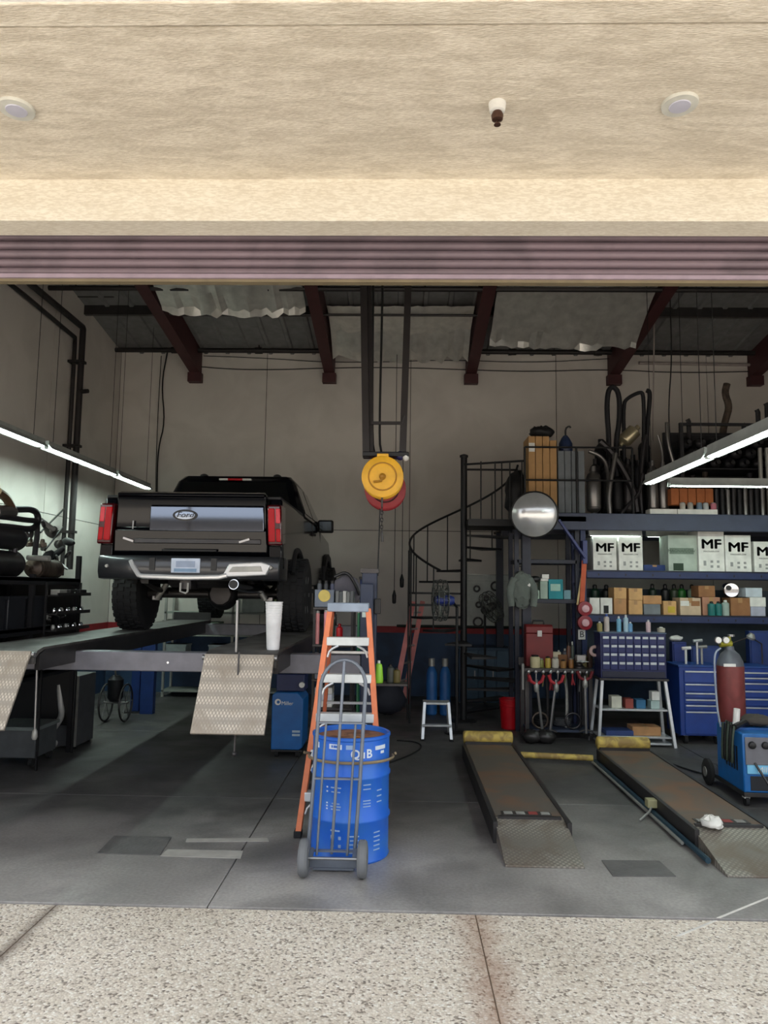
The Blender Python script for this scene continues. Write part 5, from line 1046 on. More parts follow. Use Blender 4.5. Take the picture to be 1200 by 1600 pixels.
for i in range(12):
    px = 872+rnd.uniform(0,50) if i < 7 else 826+rnd.uniform(0,40); y = BY0+rnd.uniform(.2,.45) if i < 7 else BY0+rnd.uniform(.26,.28); u = P(px,1030,Y=y); h = rnd.uniform(.12,.34) if i < 7 else rnd.uniform(.05,.08)
    if i >= 7: continue
    c_ = ((120,96,60),(60,66,60),(150,146,130),(96,60,44),(80,84,92),(170,160,110),(70,50,40))[i]
    canister(u.x,y,BZ,rnd.uniform(.025,.04),h,mat('odd%d'%i,c_,.5),(M_black,M_galv,M_white)[i%3],('ochre','dark green','pale grey','rust brown','slate','straw yellow','dark brown')[i]+' tall can among the clutter at the workbench right half')
for i,(px,lab,c_) in enumerate(((846,'black coil of hose on the workbench lower shelf, left',(24,24,26)),(880,'grey coil of hose on the workbench lower shelf, middle',(70,72,76)))):
    u = P(px,1140,Y=BY0+.25); pipe('hose_coil', [(u.x+(.11-.003*(k%5))*math.cos(k*.45),BY0+.28+(.11-.003*(k%5))*math.sin(k*.45),.148+.0016*k) for k in range(56)], .013, mat('coil%d'%i,c_,.6), lab, 'hose', 6)
for i,(px,lab,m) in enumerate(((844,'rusty flange ring leaning under the workbench',M_exhr),(895,'steel flange ring leaning under the workbench',M_exhd))):
    u = P(px,1120,Y=BY0+.06); tag(MB().tube([(u.x+.10*math.cos(2*math.pi*k/22),BY0+.06,.245+.10*math.sin(2*math.pi*k/22)) for k in range(22)],.014,7,True).build('flange_ring', m), lab, 'ring')
# small shelf: teal boxes, papers, hanging bag, respirator
YS = SY0+.06
def sbox(xa,xb,ya,yb,c_,lab,dep=.2,z=None):
    u, d = P(xa,ya,Y=YS), P(xb,yb,Y=YS); zz = z4+.001 if z is None else z; carton(u.x,d.x,YS,YS+dep,zz,max(u.z-zz,.03),mat('sb%d%d'%(xa,ya),c_,.7),lab,tape=False)
    return max(u.z,zz+.03)+.002
sbox(857,880,905,935,(40,140,150),'teal carton with pale label on the small shelf'); u = P(868,918,Y=YS-.004); MB().box(u.x-.07,u.x+.07,YS-.003,YS-.0005,u.z-.05,u.z+.05).build('label_sticker', mat('sticker_mint',(170,210,196),.7), bpy.data.objects[[o.name for o in COL.objects if o.get('label')=='teal carton with pale label on the small shelf'][0]])
zz = sbox(832,843,922,935,(190,214,196),'small mint carton at the left of the small shelf'); zz2 = sbox(844,856,908,935,(170,190,176),'pale grey-green carton left of the teal carton'); sbox(881,892,922,935,(120,160,170),'small grey-teal carton right of the teal carton')
u = P(838,892,Y=YS); carton(u.x-.02,u.x+.17,YS,YS+.18,zz2,.035,M_wbox,'flat white pad on the pale grey-green carton',tape=False); carton(u.x+.08,u.x+.18,YS,YS+.15,zz2+.037,.06,M_wbox,'small white box on the flat white pad',tape=False)
c = P(815,925,Y=SY0-.14); t = thing('work_jacket', 'grey-green jacket hanging from the shelf upright', 'jacket', (c.x,SY0-.12,c.z-.25)); rnd = random.Random(8)
b_ = MB().ball((c.x,SY0-.14,c.z+.03), .17, 20, 14, (.95,.6,1.45))
for v in b_.v: v += Vector((rnd.uniform(-1,1),rnd.uniform(-.6,.6),rnd.uniform(-1,1)))*.028
b_.build('cloth', mat('jacket_grey',(104,112,106),.9,bump=.4,bscale=14), t, angle=50)
for s_i in (-1,1): MB().tube(smooth_path([(c.x+s_i*.10,SY0-.15,c.z+.18),(c.x+s_i*.18,SY0-.19,c.z+.02),(c.x+s_i*.15,SY0-.2,c.z-.2)],1),[.06,.062,.058,.055,.05,.045][:len(smooth_path([(0,0,0),(1,0,0),(2,0,0)],1))],10).build('sleeve', mat('jacket_grey',()), t)
MB().tube([(c.x,SY0-.14,c.z+.28),(c.x,SY0-.10,c.z+.36),(c.x,SY0+.02,c.z+.36)],.008).build('hanger_loop', M_black, t); MB().ball((c.x+.09,SY0-.2,c.z+.1),.04,sc=(1,.6,.8)).build('pocket_lens', M_white, t)
c = P(840,905,Y=SY0-.06); tag(MB().ball((c.x-.03,SY0-.02,c.z),.06,sc=(1.4,.7,.8)).tube([(c.x-.1,SY0-.02,c.z),(c.x-.16,SY0-.0,c.z+.08),(XA,SY0+.02,c.z+.1)],.012).build('headset', M_black), 'black ear defenders hooked over the shelf upright', 'headset')
# orange strap and red reels hanging on the rack upright
u, d = P(913,876,Y=SY0-.08), P(909,945,Y=SY0-.08); t = thing('lifting_strap', 'orange strap hanging on the blue rack upright', 'strap', (d.x,SY0-.08,d.z)); mo = mat('strap_orange',(196,96,66),.8)
MB().bar(d,u,.02,.07,(1,0,0)).build('webbing', mo, t, .006); MB().bar(d+Vector((-.06,.01,0)),u+Vector((-.02,.01,-.1)),.012,.025,(1,0,0)).build('webbing', mat('strap_cream',(200,180,130),.8), t); MB().tube([u,u+Vector((0,.1,.05))],.01).build('hook', M_steel, t)
for py,lab in ((951,'upper red reel with white hub on the rack upright'),(973,'lower red reel with white hub on the rack upright')):
    c = P(914,py,Y=SY0-.12); t = thing('ribbon_reel', lab, 'reel', (c.x,SY0-.1,c.z-.1)); cc = Vector((c.x,SY0-.05,c.z)); MB().lathe(cc,[(.03,0),(.1,.01),(.1,.09),(.03,.1)],22,(0,-1,0)).build('drum', mat('reel_crimson',(140,20,36),.4), t); MB().lathe(cc+Vector((0,-.1,0)),[(.055,0),(.05,.02),(.02,.03)],18,(0,-1,0)).build('hub', mat('hub_pink',(226,180,186),.4), t); MB().cyl(cc,cc+Vector((0,.09,0)),.015).build('mount', M_steel, t)
c = P(911,992,Y=SY0-.1); t = thing('wall_sign', 'small white square sign with black figure on the rack upright', 'sign', (c.x,SY0-.05,c.z-.07)); MB().box(c.x-.05,c.x+.05,SY0-.03,SY0-.005,c.z-.07,c.z+.07).build('plate', M_white, t, .004); text('B', .12, M_ink, t, (c.x,SY0-.033,c.z), FRONT, 'figure', .001)
c = P(929,1017,Y=10.0); t = thing('tape_roll', 'white ring of tape hanging beside the drawer cabinet', 'tape', (c.x,9.98,c.z-.07)); MB().tube([(c.x+.055*math.cos(2*math.pi*k/24),9.98,c.z+.055*math.sin(2*math.pi*k/24)) for k in range(24)],.022,8,True).build('roll', mat('tape_pink',(206,176,170),.6), t); MB().tube([(c.x,9.98,c.z+.05),(c.x+.1,9.98,c.z+.08)],.008).build('peg', M_steel, t)

# ---------------------------------------------------------------- drawer cabinet on aluminium stand
CY0, CY1 = 9.75, 10.05
xa, xb = P(938,1020,Y=CY0).x, P(1041,1020,Y=CY0).x; zc0, zc1 = P(990,1060,Y=CY0).z, P(990,990,Y=CY0).z
sd = thing('drawer_stand', 'bare aluminium A-frame stand under the navy drawer cabinet', 'stand', ((xa+xb)/2,9.9,0))
for s, x in ((-1,xa),(1,xb)):
    for y in (CY0-.06, CY1+.06): MB().bar((x-s*.0+s*.06,y,0),(x-s*.02,(y*.6+9.9*.4),zc0-.03),.035,.05,(0,1,0)).build('leg', M_alu, sd)
MB().box(xa-.02,xb+.02,CY0-.02,CY1+.02,zc0-.03,zc0-.001).build('top', M_dsteel, sd, .004)
zsh = P(990,1108,Y=CY0).z; MB().box(xa+.0,xb-.0,CY0-.01,CY1,zsh-.025,zsh).build('shelf', M_alu, sd, .004)
zl2 = P(990,1150,Y=CY0).z; zl3 = .05
for z in (zl2,zl3): MB().box(xa-.03,xb+.03,CY0-.03,CY1,z-.025,z).build('shelf', M_alu, sd, .004)
cb = thing('drawer_cabinet', 'navy small-parts drawer cabinet with rows of pale label strips', 'cabinet', ((xa+xb)/2,9.9,zc0)); M_navy = mat('navy_cabinet',(24,34,84),.45)
MB().box(xa,xb,CY0,CY1,zc0,zc1).build('case', M_navy, cb, .006); MB().box(xa-.01,xb+.01,CY0-.01,CY1,zc1,zc1+.015).build('top_tray', mat('slate',(70,90,116),.5), cb)
H_ = (zc1-zc0)
for r_i in range(4):
    zz = zc1-.10*H_*1-.19*H_*r_i
    for c_i in range(8):
        w = (xb-xa-.04)/8; x = xa+.02+w*c_i; dd = MB().box(x+.004,x+w-.004,CY0-.014,CY0,zz-.14*H_,zz+.045*H_).build('drawer', mat('drawer_navy',(28,40,96),.4), cb, .003)
        MB().box(x+.012+(.008 if (c_i+r_i)%3 else 0),x+w-.012,CY0-.020,CY0-.014,zz-.012,zz+.018).build('label_strip', mat('label_pale',(200,206,210),.5), dd)
MB().box(xa+.02,xb-.02,CY0-.012,CY0,zc0+.01,zc0+.15*H_).build('bottom_drawer', mat('navy_dark',(30,34,56),.45), cb, .004)
for i,(px,h,r,c_,lab) in enumerate(((937,.13,.035,(150,140,90),'olive bottle at the left on the drawer cabinet'),(948,.23,.035,(196,186,180),'pale spray bottle with blue tip on the drawer cabinet'),(967,.20,.03,(120,180,210),'light blue bottle with white top, left one'),(978,.22,.032,(170,200,214),'white and blue bottle in the middle of the cabinet top'),(985,.13,.028,(110,160,200),'short blue bottle beside the white and blue one'),(1013,.16,.03,(216,190,196),'pink-white bottle right of centre on the drawer cabinet'),(1033,.07,.05,(180,176,160),'low pale tub at the right on the drawer cabinet'))):
    canister(P(px,985,Y=9.85).x,9.85,zc1+.0155,r,h,mat('cb%d'%i,c_,.4),mat('cap_white',(220,222,224),.4) if i != 1 else mat('cap_blue',(60,90,170),.4),lab,'bottle','bottle')
for i,(px,w,h,c_,lab) in enumerate(((962,.13,.15,(206,206,190),'cream carton on the stand shelf, left'),(982,.10,.12,(150,70,60),'brick red tin on the stand shelf'),(1000,.12,.11,(50,110,150),'blue tin on the stand shelf, middle'),(1022,.11,.10,(176,200,196),'pale mint carton on the stand shelf'))):
    x = P(px,1105,Y=CY0+.1).x; carton(x-w/2,x+w/2,CY0+.05,CY0+.2,zsh+.001,h,mat('ssh%d'%i,c_,.6),lab,tape=False,name='parts_box')
x = P(1024,1090,Y=CY0+.1).x; carton(x-.05,x+.05,CY0+.08,CY0+.2,zsh+.103,.11,M_wbox,'white carton on the pale mint carton',tape=False,name='parts_box')
x = P(1005,1120,Y=CY0+.1).x; carton(x-.16,x+.2,CY0+.03,CY0+.27,zl2+.001,.11,M_card,'long cardboard box on the stand middle shelf',name='cardboard_box')
x0, x1 = P(947,1140,Y=CY0).x, P(990,1140,Y=CY0).x; carton(x0,x1,CY0,CY0+.25,zl2+.001,.06,mat('blue_tray',(44,66,120),.5),'flat blue tray on the stand middle shelf',tape=False,name='tray')
t = thing('rag_pile', 'pile of pale rags on the lowest stand shelf', 'rags', ((x0+x1)/2,CY0+.1,zl3)); rnd = random.Random(2); b_ = MB().ball(((x0+x1)/2,CY0+.12,zl3+.055),.16,16,9,(1.2,.7,.33))
for v in b_.v: v += Vector((rnd.uniform(-1,1),rnd.uniform(-1,1),rnd.uniform(-1,1)))*.012; v.z = max(v.z,zl3+.001)
b_.build('cloth', mat('rag_lilac',(196,190,206),.9), t, angle=70)

# ---------------------------------------------------------------- tool chests, bench clutter at the right
M_chest = mat('chest_blue',(24,60,138),.4); M_chestd = mat('chest_drawer',(28,66,148),.36)
def chest(xa, xb, Y, ztop, zbot, lines, lab):
    dep = .5; t = thing('tool_chest', lab, 'tool chest', ((xa+xb)/2,Y+dep/2,0))
    MB().box(xa,xb,Y,Y+dep,zbot,ztop).build('case', M_chest, t, .01)
    zs_ = [ztop-.04]+lines+[zbot+.02]
    for i in range(len(zs_)-1):
        d_ = MB().box(xa+.06,xb-.03,Y-.018,Y,zs_[i+1]+.006,zs_[i]-.006).build('drawer', M_chestd, t, .004); MB().box(xa+.07,xb-.04,Y-.032,Y-.018,zs_[i]-.03,zs_[i]-.012).build('handle_bar', M_alu, d_, .003)
    MB().box(xa-.01,xb+.01,Y-.01,Y+dep+.01,ztop,ztop+.02).build('lid', mat('chest_top',(30,70,140),.5), t)
    for x in (xa+.08,xb-.08):
        for y in (Y+.06,Y+dep-.06): c_ = MB().lathe((x-.02,y,.055),[(.055,0),(.055,.04)],16,(1,0,0)).build('caster', M_rubber, t); MB().box(x-.03,x+.03,y-.03,y+.03,.1,zbot).build('fork', M_galv, c_)
    return t
Y_ = 9.95; zt1 = P(1090,1042,Y=Y_).z; zb1 = P(1090,1150,Y=Y_).z; L = [P(1090,y,Y=Y_).z for y in (1067,1081,1091,1100,1110)]
chest(P(1062,1090,Y=Y_).x,P(1130,1090,Y=Y_).x,Y_,zt1,zb1,L,'blue rolling tool chest with silver drawer handles beside the gas cylinder')
chest(P(1150,1090,Y=Y_).x,P(1212,1090,Y=Y_).x,Y_+.05,zt1-.01,zb1,[zt1-.12,zt1-.19,zt1-.29,zt1-.39,zt1-.5],'second blue tool chest cut by the photo right edge')
# blue back cabinets above the chests
for xa_,xb_,ya,yb,lab,c_ in ((1046,1070,1002,1060,'dark blue bin standing behind the first tool chest',(32,50,110)),(1075,1120,1008,1040,'dark blue panel cabinet behind the gas regulator',(30,56,110)),(1165,1230,985,1040,'blue wall cabinet at the right above the second chest',(26,50,104))):
    u, d = P(xa_,ya,Y=10.58), P(xb_,yb,Y=10.58); t = thing('steel_bin', lab, 'cabinet', ((u.x+d.x)/2,10.54,.95)); MB().box(u.x,d.x,10.48,10.6,0.0 if xa_ == 1046 else .951,u.z).build('case', mat('bin%d'%xa_,c_,.5), t, .006); MB().box(u.x+.02,d.x-.02,10.468,10.48,.97,u.z-.03).build('door', mat('bind%d'%xa_,tuple(int(k*1.15) for k in c_),.5), t, .004)
for i,(px,lab) in enumerate(((1056,'white rag draped on the dark blue bin'),)): u = P(px,1002,Y=10.54); lump((u.x,10.54,u.z+.04),.08,(1.2,.7,.5),M_white,'shop_rag',lab,'rag',9)
zt1 += .02
for i,(px,h,lab,m) in enumerate(((1090,.30,'silver air gun standing on the first tool chest',M_alu),(1097,.22,'small silver tool hanging over the first tool chest',M_galv),(1072,.2,'pale tube standing on the first tool chest',M_white))):
    x = P(px,1040,Y=Y_+.2).x; t = thing('hand_tool', lab, 'tool', (x,Y_+.2,zt1)); MB().tube([(x,Y_+.2,zt1),(x,Y_+.2,zt1+h)],.016,8).build('shaft', m, t)
    MB().tube([(x-.05,Y_+.2,zt1+h),(x+.07,Y_+.2,zt1+h+.01)],.022,8).build('head', m, t)
a = P(1130,1010,Y=10.3); b = P(1172,995,Y=10.3); t = thing('swing_arm_lamp', 'grey swing-arm work lamp over the second tool chest', 'lamp', (b.x+.2,10.4,zt1)); MB().tube([(b.x+.2,10.4,zt1-.01),(b.x+.2,10.4,b.z-.1),(b.x,10.3,b.z),a],.010,7).build('arm', M_dsteel, t); MB().lathe((b.x,10.3,b.z-.03),[(.05,0),(.06,.03),(.03,.08)],14,(.3,-.3,1)).build('shade', M_galv, t)

# ---------------------------------------------------------------- gas cylinder and welder at the right
gc = P(1144,1130,Y=7.92); gx, gy = gc.x, 7.92; s_ = 7.92/1156
zsh_ = P(1144,1040,Y=gy).z; ztop_ = P(1144,1020,Y=gy).z; rr = 19.5*s_
t = thing('gas_cylinder', 'tall red-brown welding gas cylinder with twin gauges on the welder cart', 'cylinder', (gx,gy,.131)); M_gas = worn_mat('cylinder_maroon',(128,60,58),(112,52,50),.45,.1,6)
MB().lathe((gx,gy,.131),[(rr*.9,0),(rr,.02),(rr,zsh_-.131)],32).build('tank', M_gas, t); MB().lathe((gx,gy,zsh_),[(rr,0),(rr*.93,.05),(rr*.68,.12),(rr*.35,.16),(rr*.3,.2)],32).build('shoulder', mat('shoulder_grey',(96,100,108),.45,.2), t)
MB().lathe((gx,gy,zsh_+.2),[(.03,0),(.03,.05),(.018,.06),(.018,.1)],14).build('valve', mat('valve_brass',(150,150,60),.4,.4), t); MB().lathe((gx+.02,gy,zsh_+.3),[(.035,0),(.035,.02)],14).build('hand_wheel', M_steel, t); MB().cyl((gx-.1,gy,zsh_+.225),(gx+.02,gy,zsh_+.225),.035).build('regulator', mat('regulator_olive',(150,146,40),.4,.3), t)
a = P(1121,1000,Y=gy-.03); b = P(1133,1000,Y=gy-.03)
for v in (a,b): g_ = MB().lathe((v.x,gy-.03,v.z),[(.034,0),(.034,.03)],20,(0,-1,0)).build('gauge', M_steel, t); MB().lathe((v.x,gy-.061,v.z),[(.03,0),(.028,.003)],20,(0,-1,0)).build('dial', mat('dial_white',(240,240,235),.4), g_)
MB().tube([((a.x+b.x)/2,gy-.02,a.z),((a.x+b.x)/2,gy,zsh_+.225),(gx-.05,gy,zsh_+.225)],.016).build('manifold', M_steel, t)
a = P(1130,1036,Y=gy-.0); MB().box(gx-rr*.9,gx+rr*.0,gy-rr*1.0,gy-rr*.9,zsh_+.0,zsh_+.03).build('label_sticker', M_white, t)
pipe('gas_hose', [(b.x-.05,gy-.03,zsh_+.18),P(1116,1020,Y=gy-.05),P(1117,1060,Y=gy-.06),P(1121,1110,Y=gy-.08),P(1126,1135,Y=7.5)], .010, mat('hose_grey',(150,160,176),.5), 'pale hose looping down from the cylinder gauges', 'hose', 7, 2)
# welder cart, turned a little
wq = P(1163,1244,Y=7.12); ang = R_(-2); wx, wy = wq.x, 7.12
Mw = Matrix.Translation((wx,wy,0)) @ Matrix.Rotation(ang,4,'Z')           # local: corner at origin, +x along front panel, +y along blue side
t = thing('welding_machine', 'blue wheeled welding machine with grey control panel at the right edge', 'welder', (wx,wy,0)); M_mil = mat('welder_blue',(24,100,168),.4)
def wb_(b, n_, m, par=None, bev=0): return b.xf(Mw).build(n_, m, par or t, bev)
zt_ = .66
bd = wb_(MB().box(0,.42,0,.62,.13,zt_),'case',M_mil,None,.012)
wb_(MB().box(.02,.40,-.012,0,.38,zt_-.03),'control_panel',mat('panel_grey',(110,110,116),.5),bd,.006)
for i in range(3): wb_(MB().lathe((.08+.12*i,-.012,.56),[(.035,0),(.03,.025),(.02,.03)],16,(0,-1,0)),'knob',M_black,bd)
wb_(MB().box(.03,.39,-.016,-.0,.30,.38),'brand_panel',mat('brand_blue',(120,190,226),.4),bd,.004)
o_ = text('Miller', .07, M_white, bd, Mw@Vector((.20,-.02,.34)), Matrix.Rotation(ang,3,'Z') @ FRONT, 'wordmark', .001)
wb_(MB().box(.06,.36,-.006,0,.15,.28),'lower_panel',mat('welder_dark',(30,34,40),.5),bd,.004)
for i in range(5): wb_(MB().box(-.004,.0,.12+.06*i,.15+.06*i,.3,.52),'vent',M_black,bd)
wb_(MB().box(.0,.42,.0,1.0,.09,.13),'cart_tray',M_dsteel,t,.004)
for x,y,r in ((.0,.80,.13),(.42,.80,.13)): w_ = wb_(MB().lathe((x-.06,y,r),[(.03,0),(r*.8,0),(r,.015),(r,.045),(r*.8,.06),(.03,.06)],26,(1,0,0)),'wheel',M_rubber); wb_(MB().lathe((x-.065,y,r),[(.05,0),(.06,.07)],16,(1,0,0)),'hub',M_galv,w_)
for x in (.04,.38): w_ = wb_(MB().lathe((x-.015,.06,.045),[(.045,0),(.045,.03)],16,(1,0,0)),'caster',M_rubber); wb_(MB().box(x-.025,x+.025,.03,.09,.07,.10),'fork',M_white,w_)
wb_(MB().box(.02,.40,.2,.5,zt_,zt_+.02),'lid',mat('lid_blue',(22,84,150),.4),t)
for i in range(5):
    a_ = .02*i; pts = [(-.03-a_*.3,.10+.05*i,zt_+.05),(-.06,.08+.06*i,zt_-.1),(-.05-a_*.2,.12+.05*i,zt_-.33),(-.03,.2+.04*i,zt_-.2),(.0,.24+.03*i,zt_+.06)]
    wb_(MB().tube(smooth_path(pts,2),.011,6),'welding_lead',M_wire if i%2 else mat('lead_green',(60,72,60),.6))
wb_(MB().tube([(-.03,.1,zt_+.04),(.1,.2,zt_+.07),(.2,.3,zt_+.03)],.03,8),'torch_bundle',M_black); wb_(MB().tube([(.02,.18,zt_+.05),(.03,.17,zt_+.2)],.03,9),'torch_cup',M_white); wb_(MB().tube([(.1,-.01,.4),(.2,-.2,.15),(.36,-.28,.02)],.011,6),'ground_lead',M_dsteel)
lump(Mw@Vector((.26,.3,zt_+.075)), .12, (1.3,1,.45), mat('glove_brown',(70,64,58),.9), 'work_gloves', 'dark work gloves lying on the welding machine', 'gloves', 6)
pipe('floor_cable', [Vector((P(px,py,Z=0).x,P(px,py,Z=0).y,.012)) for px,py in ((1010,1182),(1040,1192),(1080,1206),(1112,1214),(1135,1216))], .010, M_wire, 'black cable on the floor between the stand and the welder', 'cable', 6, 2)

# ---------------------------------------------------------------- cart with supplies behind the step ladder
_before = set(COL.objects)
KX0, KX1, KY0, KY1 = -.86, -.46, 7.05, 7.45
kt = thing('supply_cart', 'black supply cart full of bottles and tubes behind the step ladder', 'cart', (-.65,7.25,0))
KZ = [.12,P(520,1112,Y=KY0).z,P(520,1066,Y=KY0).z,P(520,1010,Y=KY0).z,P(520,950,Y=KY0).z]
for z in KZ: MB().box(KX0,KX1,KY0,KY1,z-.025,z).build('shelf', M_dsteel, kt, .004)
for x in (KX0+.015,KX1-.015):
    for y in (KY0+.015,KY1-.015): MB().box(x-.012,x+.012,y-.012,y+.012,.06,KZ[4]).build('post', M_black, kt); MB().lathe((x-.015,y,.035),[(.035,0),(.035,.03)],12,(1,0,0)).build('caster', M_rubber, kt)
zt_ = KZ[4]+.001; 
t = thing('label_box', 'grey box with yellow label on top of the supply cart', 'box', (-.73,7.15,zt_)); MB().box(-.85,-.66,7.08,7.24,zt_,zt_+.17).build('carton', mat('slate_box',(112,122,136),.6), t, .004); MB().lathe((-.755,7.079,zt_+.11),[(.06,0),(.055,.004)],20,(0,-1,0)).build('label_patch', mat('label_yellow',(226,204,110),.6), t)
for i in range(5): carton(-.645+.036*i,-.612+.036*i,7.08,7.28,zt_,.16-.008*(i%2),mat('binder%d'%i,((120,124,124),(90,96,98),(206,208,204),(130,134,132),(104,108,110))[i],.6),['leftmost grey','dark grey','white','pale grey','rightmost slate'][i]+' binder standing on the supply cart',tape=False,name='binder')
for i in range(3): canister(-.83+.065*i,7.33,zt_,.026,.27,mat('spray%d'%i,((80,84,90),(60,62,66),(70,74,96))[i],.35,.3),M_black,['left','middle','right'][i]+' spray can with black cap on the supply cart','spray_can','can',neck=.8)
t = thing('tool_bag', 'grey canvas tool bag with black strap on top of the supply cart', 'bag', (-.55,7.37,zt_)); rnd = random.Random(5); b_ = MB().ball((-.56,7.36,zt_+.16),.155,18,12,(1.0,.45,1.05))
for v in b_.v: v += Vector((rnd.uniform(-1,1),rnd.uniform(-1,1),rnd.uniform(-1,1)))*.010; v.z = max(v.z,zt_)
b_.build('body', mat('bag_grey',(96,94,102),.9,bump=.3,bscale=20), t, angle=75); MB().tube(smooth_path([(-.68,7.3,zt_+.3),(-.55,7.28,zt_+.36),(-.46,7.28,zt_+.22),(-.42,7.3,zt_+.12)],2),.016,7).build('strap', M_black, t)
def stick(x,y,z0,h,r,c_,lab,nm='tube'): t = thing(nm,lab,'tube',(x,y,z0)); MB().lathe((x,y,z0),[(r,0),(r,h)],14).build('body', mat('st%s'%lab[:14],c_,.45), t); MB().lathe((x,y,z0+h),[(r*1.08,0),(r*1.08,.02),(r*.6,.03)],14).build('cap', M_galv, t)
z_ = KZ[3]+.001
stick(-.82,7.1,z_,.30,.022,(226,150,150),'pink tube at the left of the cart upper shelf'); stick(-.73,7.1,z_,.31,.026,(232,160,170),'thick pink tube on the cart upper shelf'); canister(-.60,7.1,z_,.032,.2,mat('red_bottle',(190,24,36),.3),mat('red_cap',(150,16,30),.3),'red squeeze bottle on the cart upper shelf','bottle','bottle'); stick(-.67,7.12,z_,.24,.02,(30,70,60),'dark green tube on the cart upper shelf')
z_ = KZ[2]+.001
stick(-.82,7.1,z_,.22,.024,(180,190,210),'pale blue tube on the cart middle shelf'); stick(-.76,7.1,z_,.2,.02,(196,170,170),'pale pink tube on the cart middle shelf'); stick(-.66,7.1,z_,.22,.024,(120,110,60),'olive tube on the cart middle shelf')
for i in range(3): carton(-.83,-.66,7.08,7.3,KZ[1]+.001+.062*i,.06,(M_wbox,mat('paper_pale',(200,204,214),.7),M_wbox)[i],['bottom','middle','top'][i]+' white box of the stack on the cart lower shelf',tape=False,name='paper_box')
t = thing('green_pole', 'tall green pole leaning behind the step ladder', 'pole', (-.42,7.0,0)); MB().tube([(-.40,6.98,0),(-.405,7.0,1.72)],.017,8).build('shaft', mat('pole_green',(40,120,80),.45), t); MB().lathe((-.405,7.0,1.72),[(.02,0),(.022,.03)],10).build('cap', M_galv, t)
for o in COL.objects:
    if o not in _before and o.parent is None: o.location.y += .22
# things hooked to the near lift post
px_ = -.235
t = thing('lime_bottle', 'lime green bottle on the small shelf beside the lift post', 'bottle', (px_+.02,7.1,0)); zz = P(577,1066,Y=7.1).z
MB().lathe((px_+.03,7.08,zz),[(.04,0),(.045,.02),(.036,.14),(.03,.17),(.014,.18)],16).build('body', mat('lime',(150,214,60),.4), t); MB().lathe((px_+.03,7.08,zz+.175),[(.015,0),(.015,.03)],10).build('cap', M_white, t)
tag(MB().box(px_-.015,px_+.30,7.0,7.22,zz-.02,zz-.001).build('post_shelf', M_dsteel), 'small steel shelf fixed to the lift post', 'shelf')
for i,(x,c_,h,lab) in enumerate(((.14,(60,64,60),.17,'dark can on the post shelf, next to the lime bottle'),(.2,(90,80,40),.14,'amber can on the post shelf, outer end'))): canister(px_+x,7.12,zz,.035,h,mat('psc%d'%i,c_,.5),M_black,lab)
u = P(581,1078,Y=7.05); t = thing('caulking_tube', 'red and white tube hanging below the post shelf', 'tube', (u.x,7.05,zz-.45)); MB().cyl((u.x,7.05,zz-.45),(u.x,7.05,zz-.13),.024).build('body', mat('tube_red',(190,60,40),.5), t); MB().cyl((u.x,7.05,zz-.13),(u.x,7.05,zz-.02),.018).build('nozzle', M_white, t)
t = thing('control_box', 'dark control box with pale plate on the lift post', 'box', (-.3,6.95,1.4)); MB().box(-.38,-.26,6.90,6.975,1.42,2.0).build('case', mat('control_navy',(40,50,72),.5), t, .008); MB().box(-.36,-.29,6.892,6.90,1.69,1.75).build('name_plate', mat('plate_mint',(190,206,200),.5), t); MB().box(-.25,-.19,6.94,7.02,1.72,1.86).build('switch_box', M_black, t, .006)
c = P(604,1116,Z=0); lump((c.x,c.y,.26), .3, (1.0,.8,.86), mat('dark_heap',(44,46,56),.8), 'tarpaulin', 'dark tarpaulin heap on the floor left of the faded red ladder', 'tarp', 12)
# ---------------------------------------------------------------- exhaust rack on the left
LX0, LX1 = -4.75, -3.86
rk2 = thing('parts_rack', 'dark steel rack crowded with used exhaust parts along the left wall', 'rack', (-4.3,8.0,0))
zA, zB, zC = 1.50, 2.02, 1.02
for x in (LX0+.03,LX1-.03):
    for y in (6.75,7.75,8.85): MB().box(x-.025,x+.025,y-.025,y+.025,(zC-.07 if (y == 7.75 and x > -4.5) else 0),2.5 if (x < -4.5) else (2.06 if y < 8 else 2.3)).build('upright', M_exhb, rk2)
for z in (zC,zA,zB): 
    q = MB().box(LX0,LX1,6.75,8.85,z-.03,z).build('shelf', M_dsteel, rk2); MB().box(LX1-.012,LX1,6.75,8.85,z-.07,z+.01).build('shelf_lip', M_exhb, q)
MB().box(LX0,LX0+.01,6.75,8.85,.9,2.3).build('back_sheet', M_black, rk2); MB().box(LX0,LX1-.06,8.87,8.88,.3,1.98).build('end_sheet', M_black, rk2)
xx = LX1-.2
def hmuf(c, L, r, m, lab, ax=(0,1,0)):
    c = Vector(c); t = thing('muffler', lab, 'muffler', (c.x,c.y+L/2,c.z-r)); MB().lathe(c,[(.028,-.1),(.028,-.01),(r*.55,.0),(r*.95,.03),(r,.06),(r,L-.06),(r*.95,L-.03),(.028,L),(.028,L+.08)],20,ax).build('shell', m, t)
    for f in (.07,L-.07): MB().tube([c+Vector(ax).normalized()*f+Vector((0,0,1)).rotation_difference(Vector(ax))@Vector((r*1.01*math.cos(2*math.pi*k/20),r*1.01*math.sin(2*math.pi*k/20),0)) for k in range(20)],.006,5,True).build('seam', m, t)
hmuf((xx,6.95,zB+.14),.75,.135,M_exhd,'grey muffler lying at the front of the left rack top shelf')
hmuf((xx+.05,7.95,zB+.11),.6,.105,M_exhr,'brownish muffler lying at the far end of the left rack top shelf')
hmuf((xx-.28,7.0,zB+.13),.8,.125,M_exh,'brighter muffler behind the grey one on the left rack')
hmuf((xx,6.95,zB+.40),.8,.115,M_exhb,'black muffler stacked on the grey one on the left rack')
hmuf((xx-.26,6.9,zA+.13),.7,.125,M_exhr,'brown muffler on the left rack middle shelf, front')
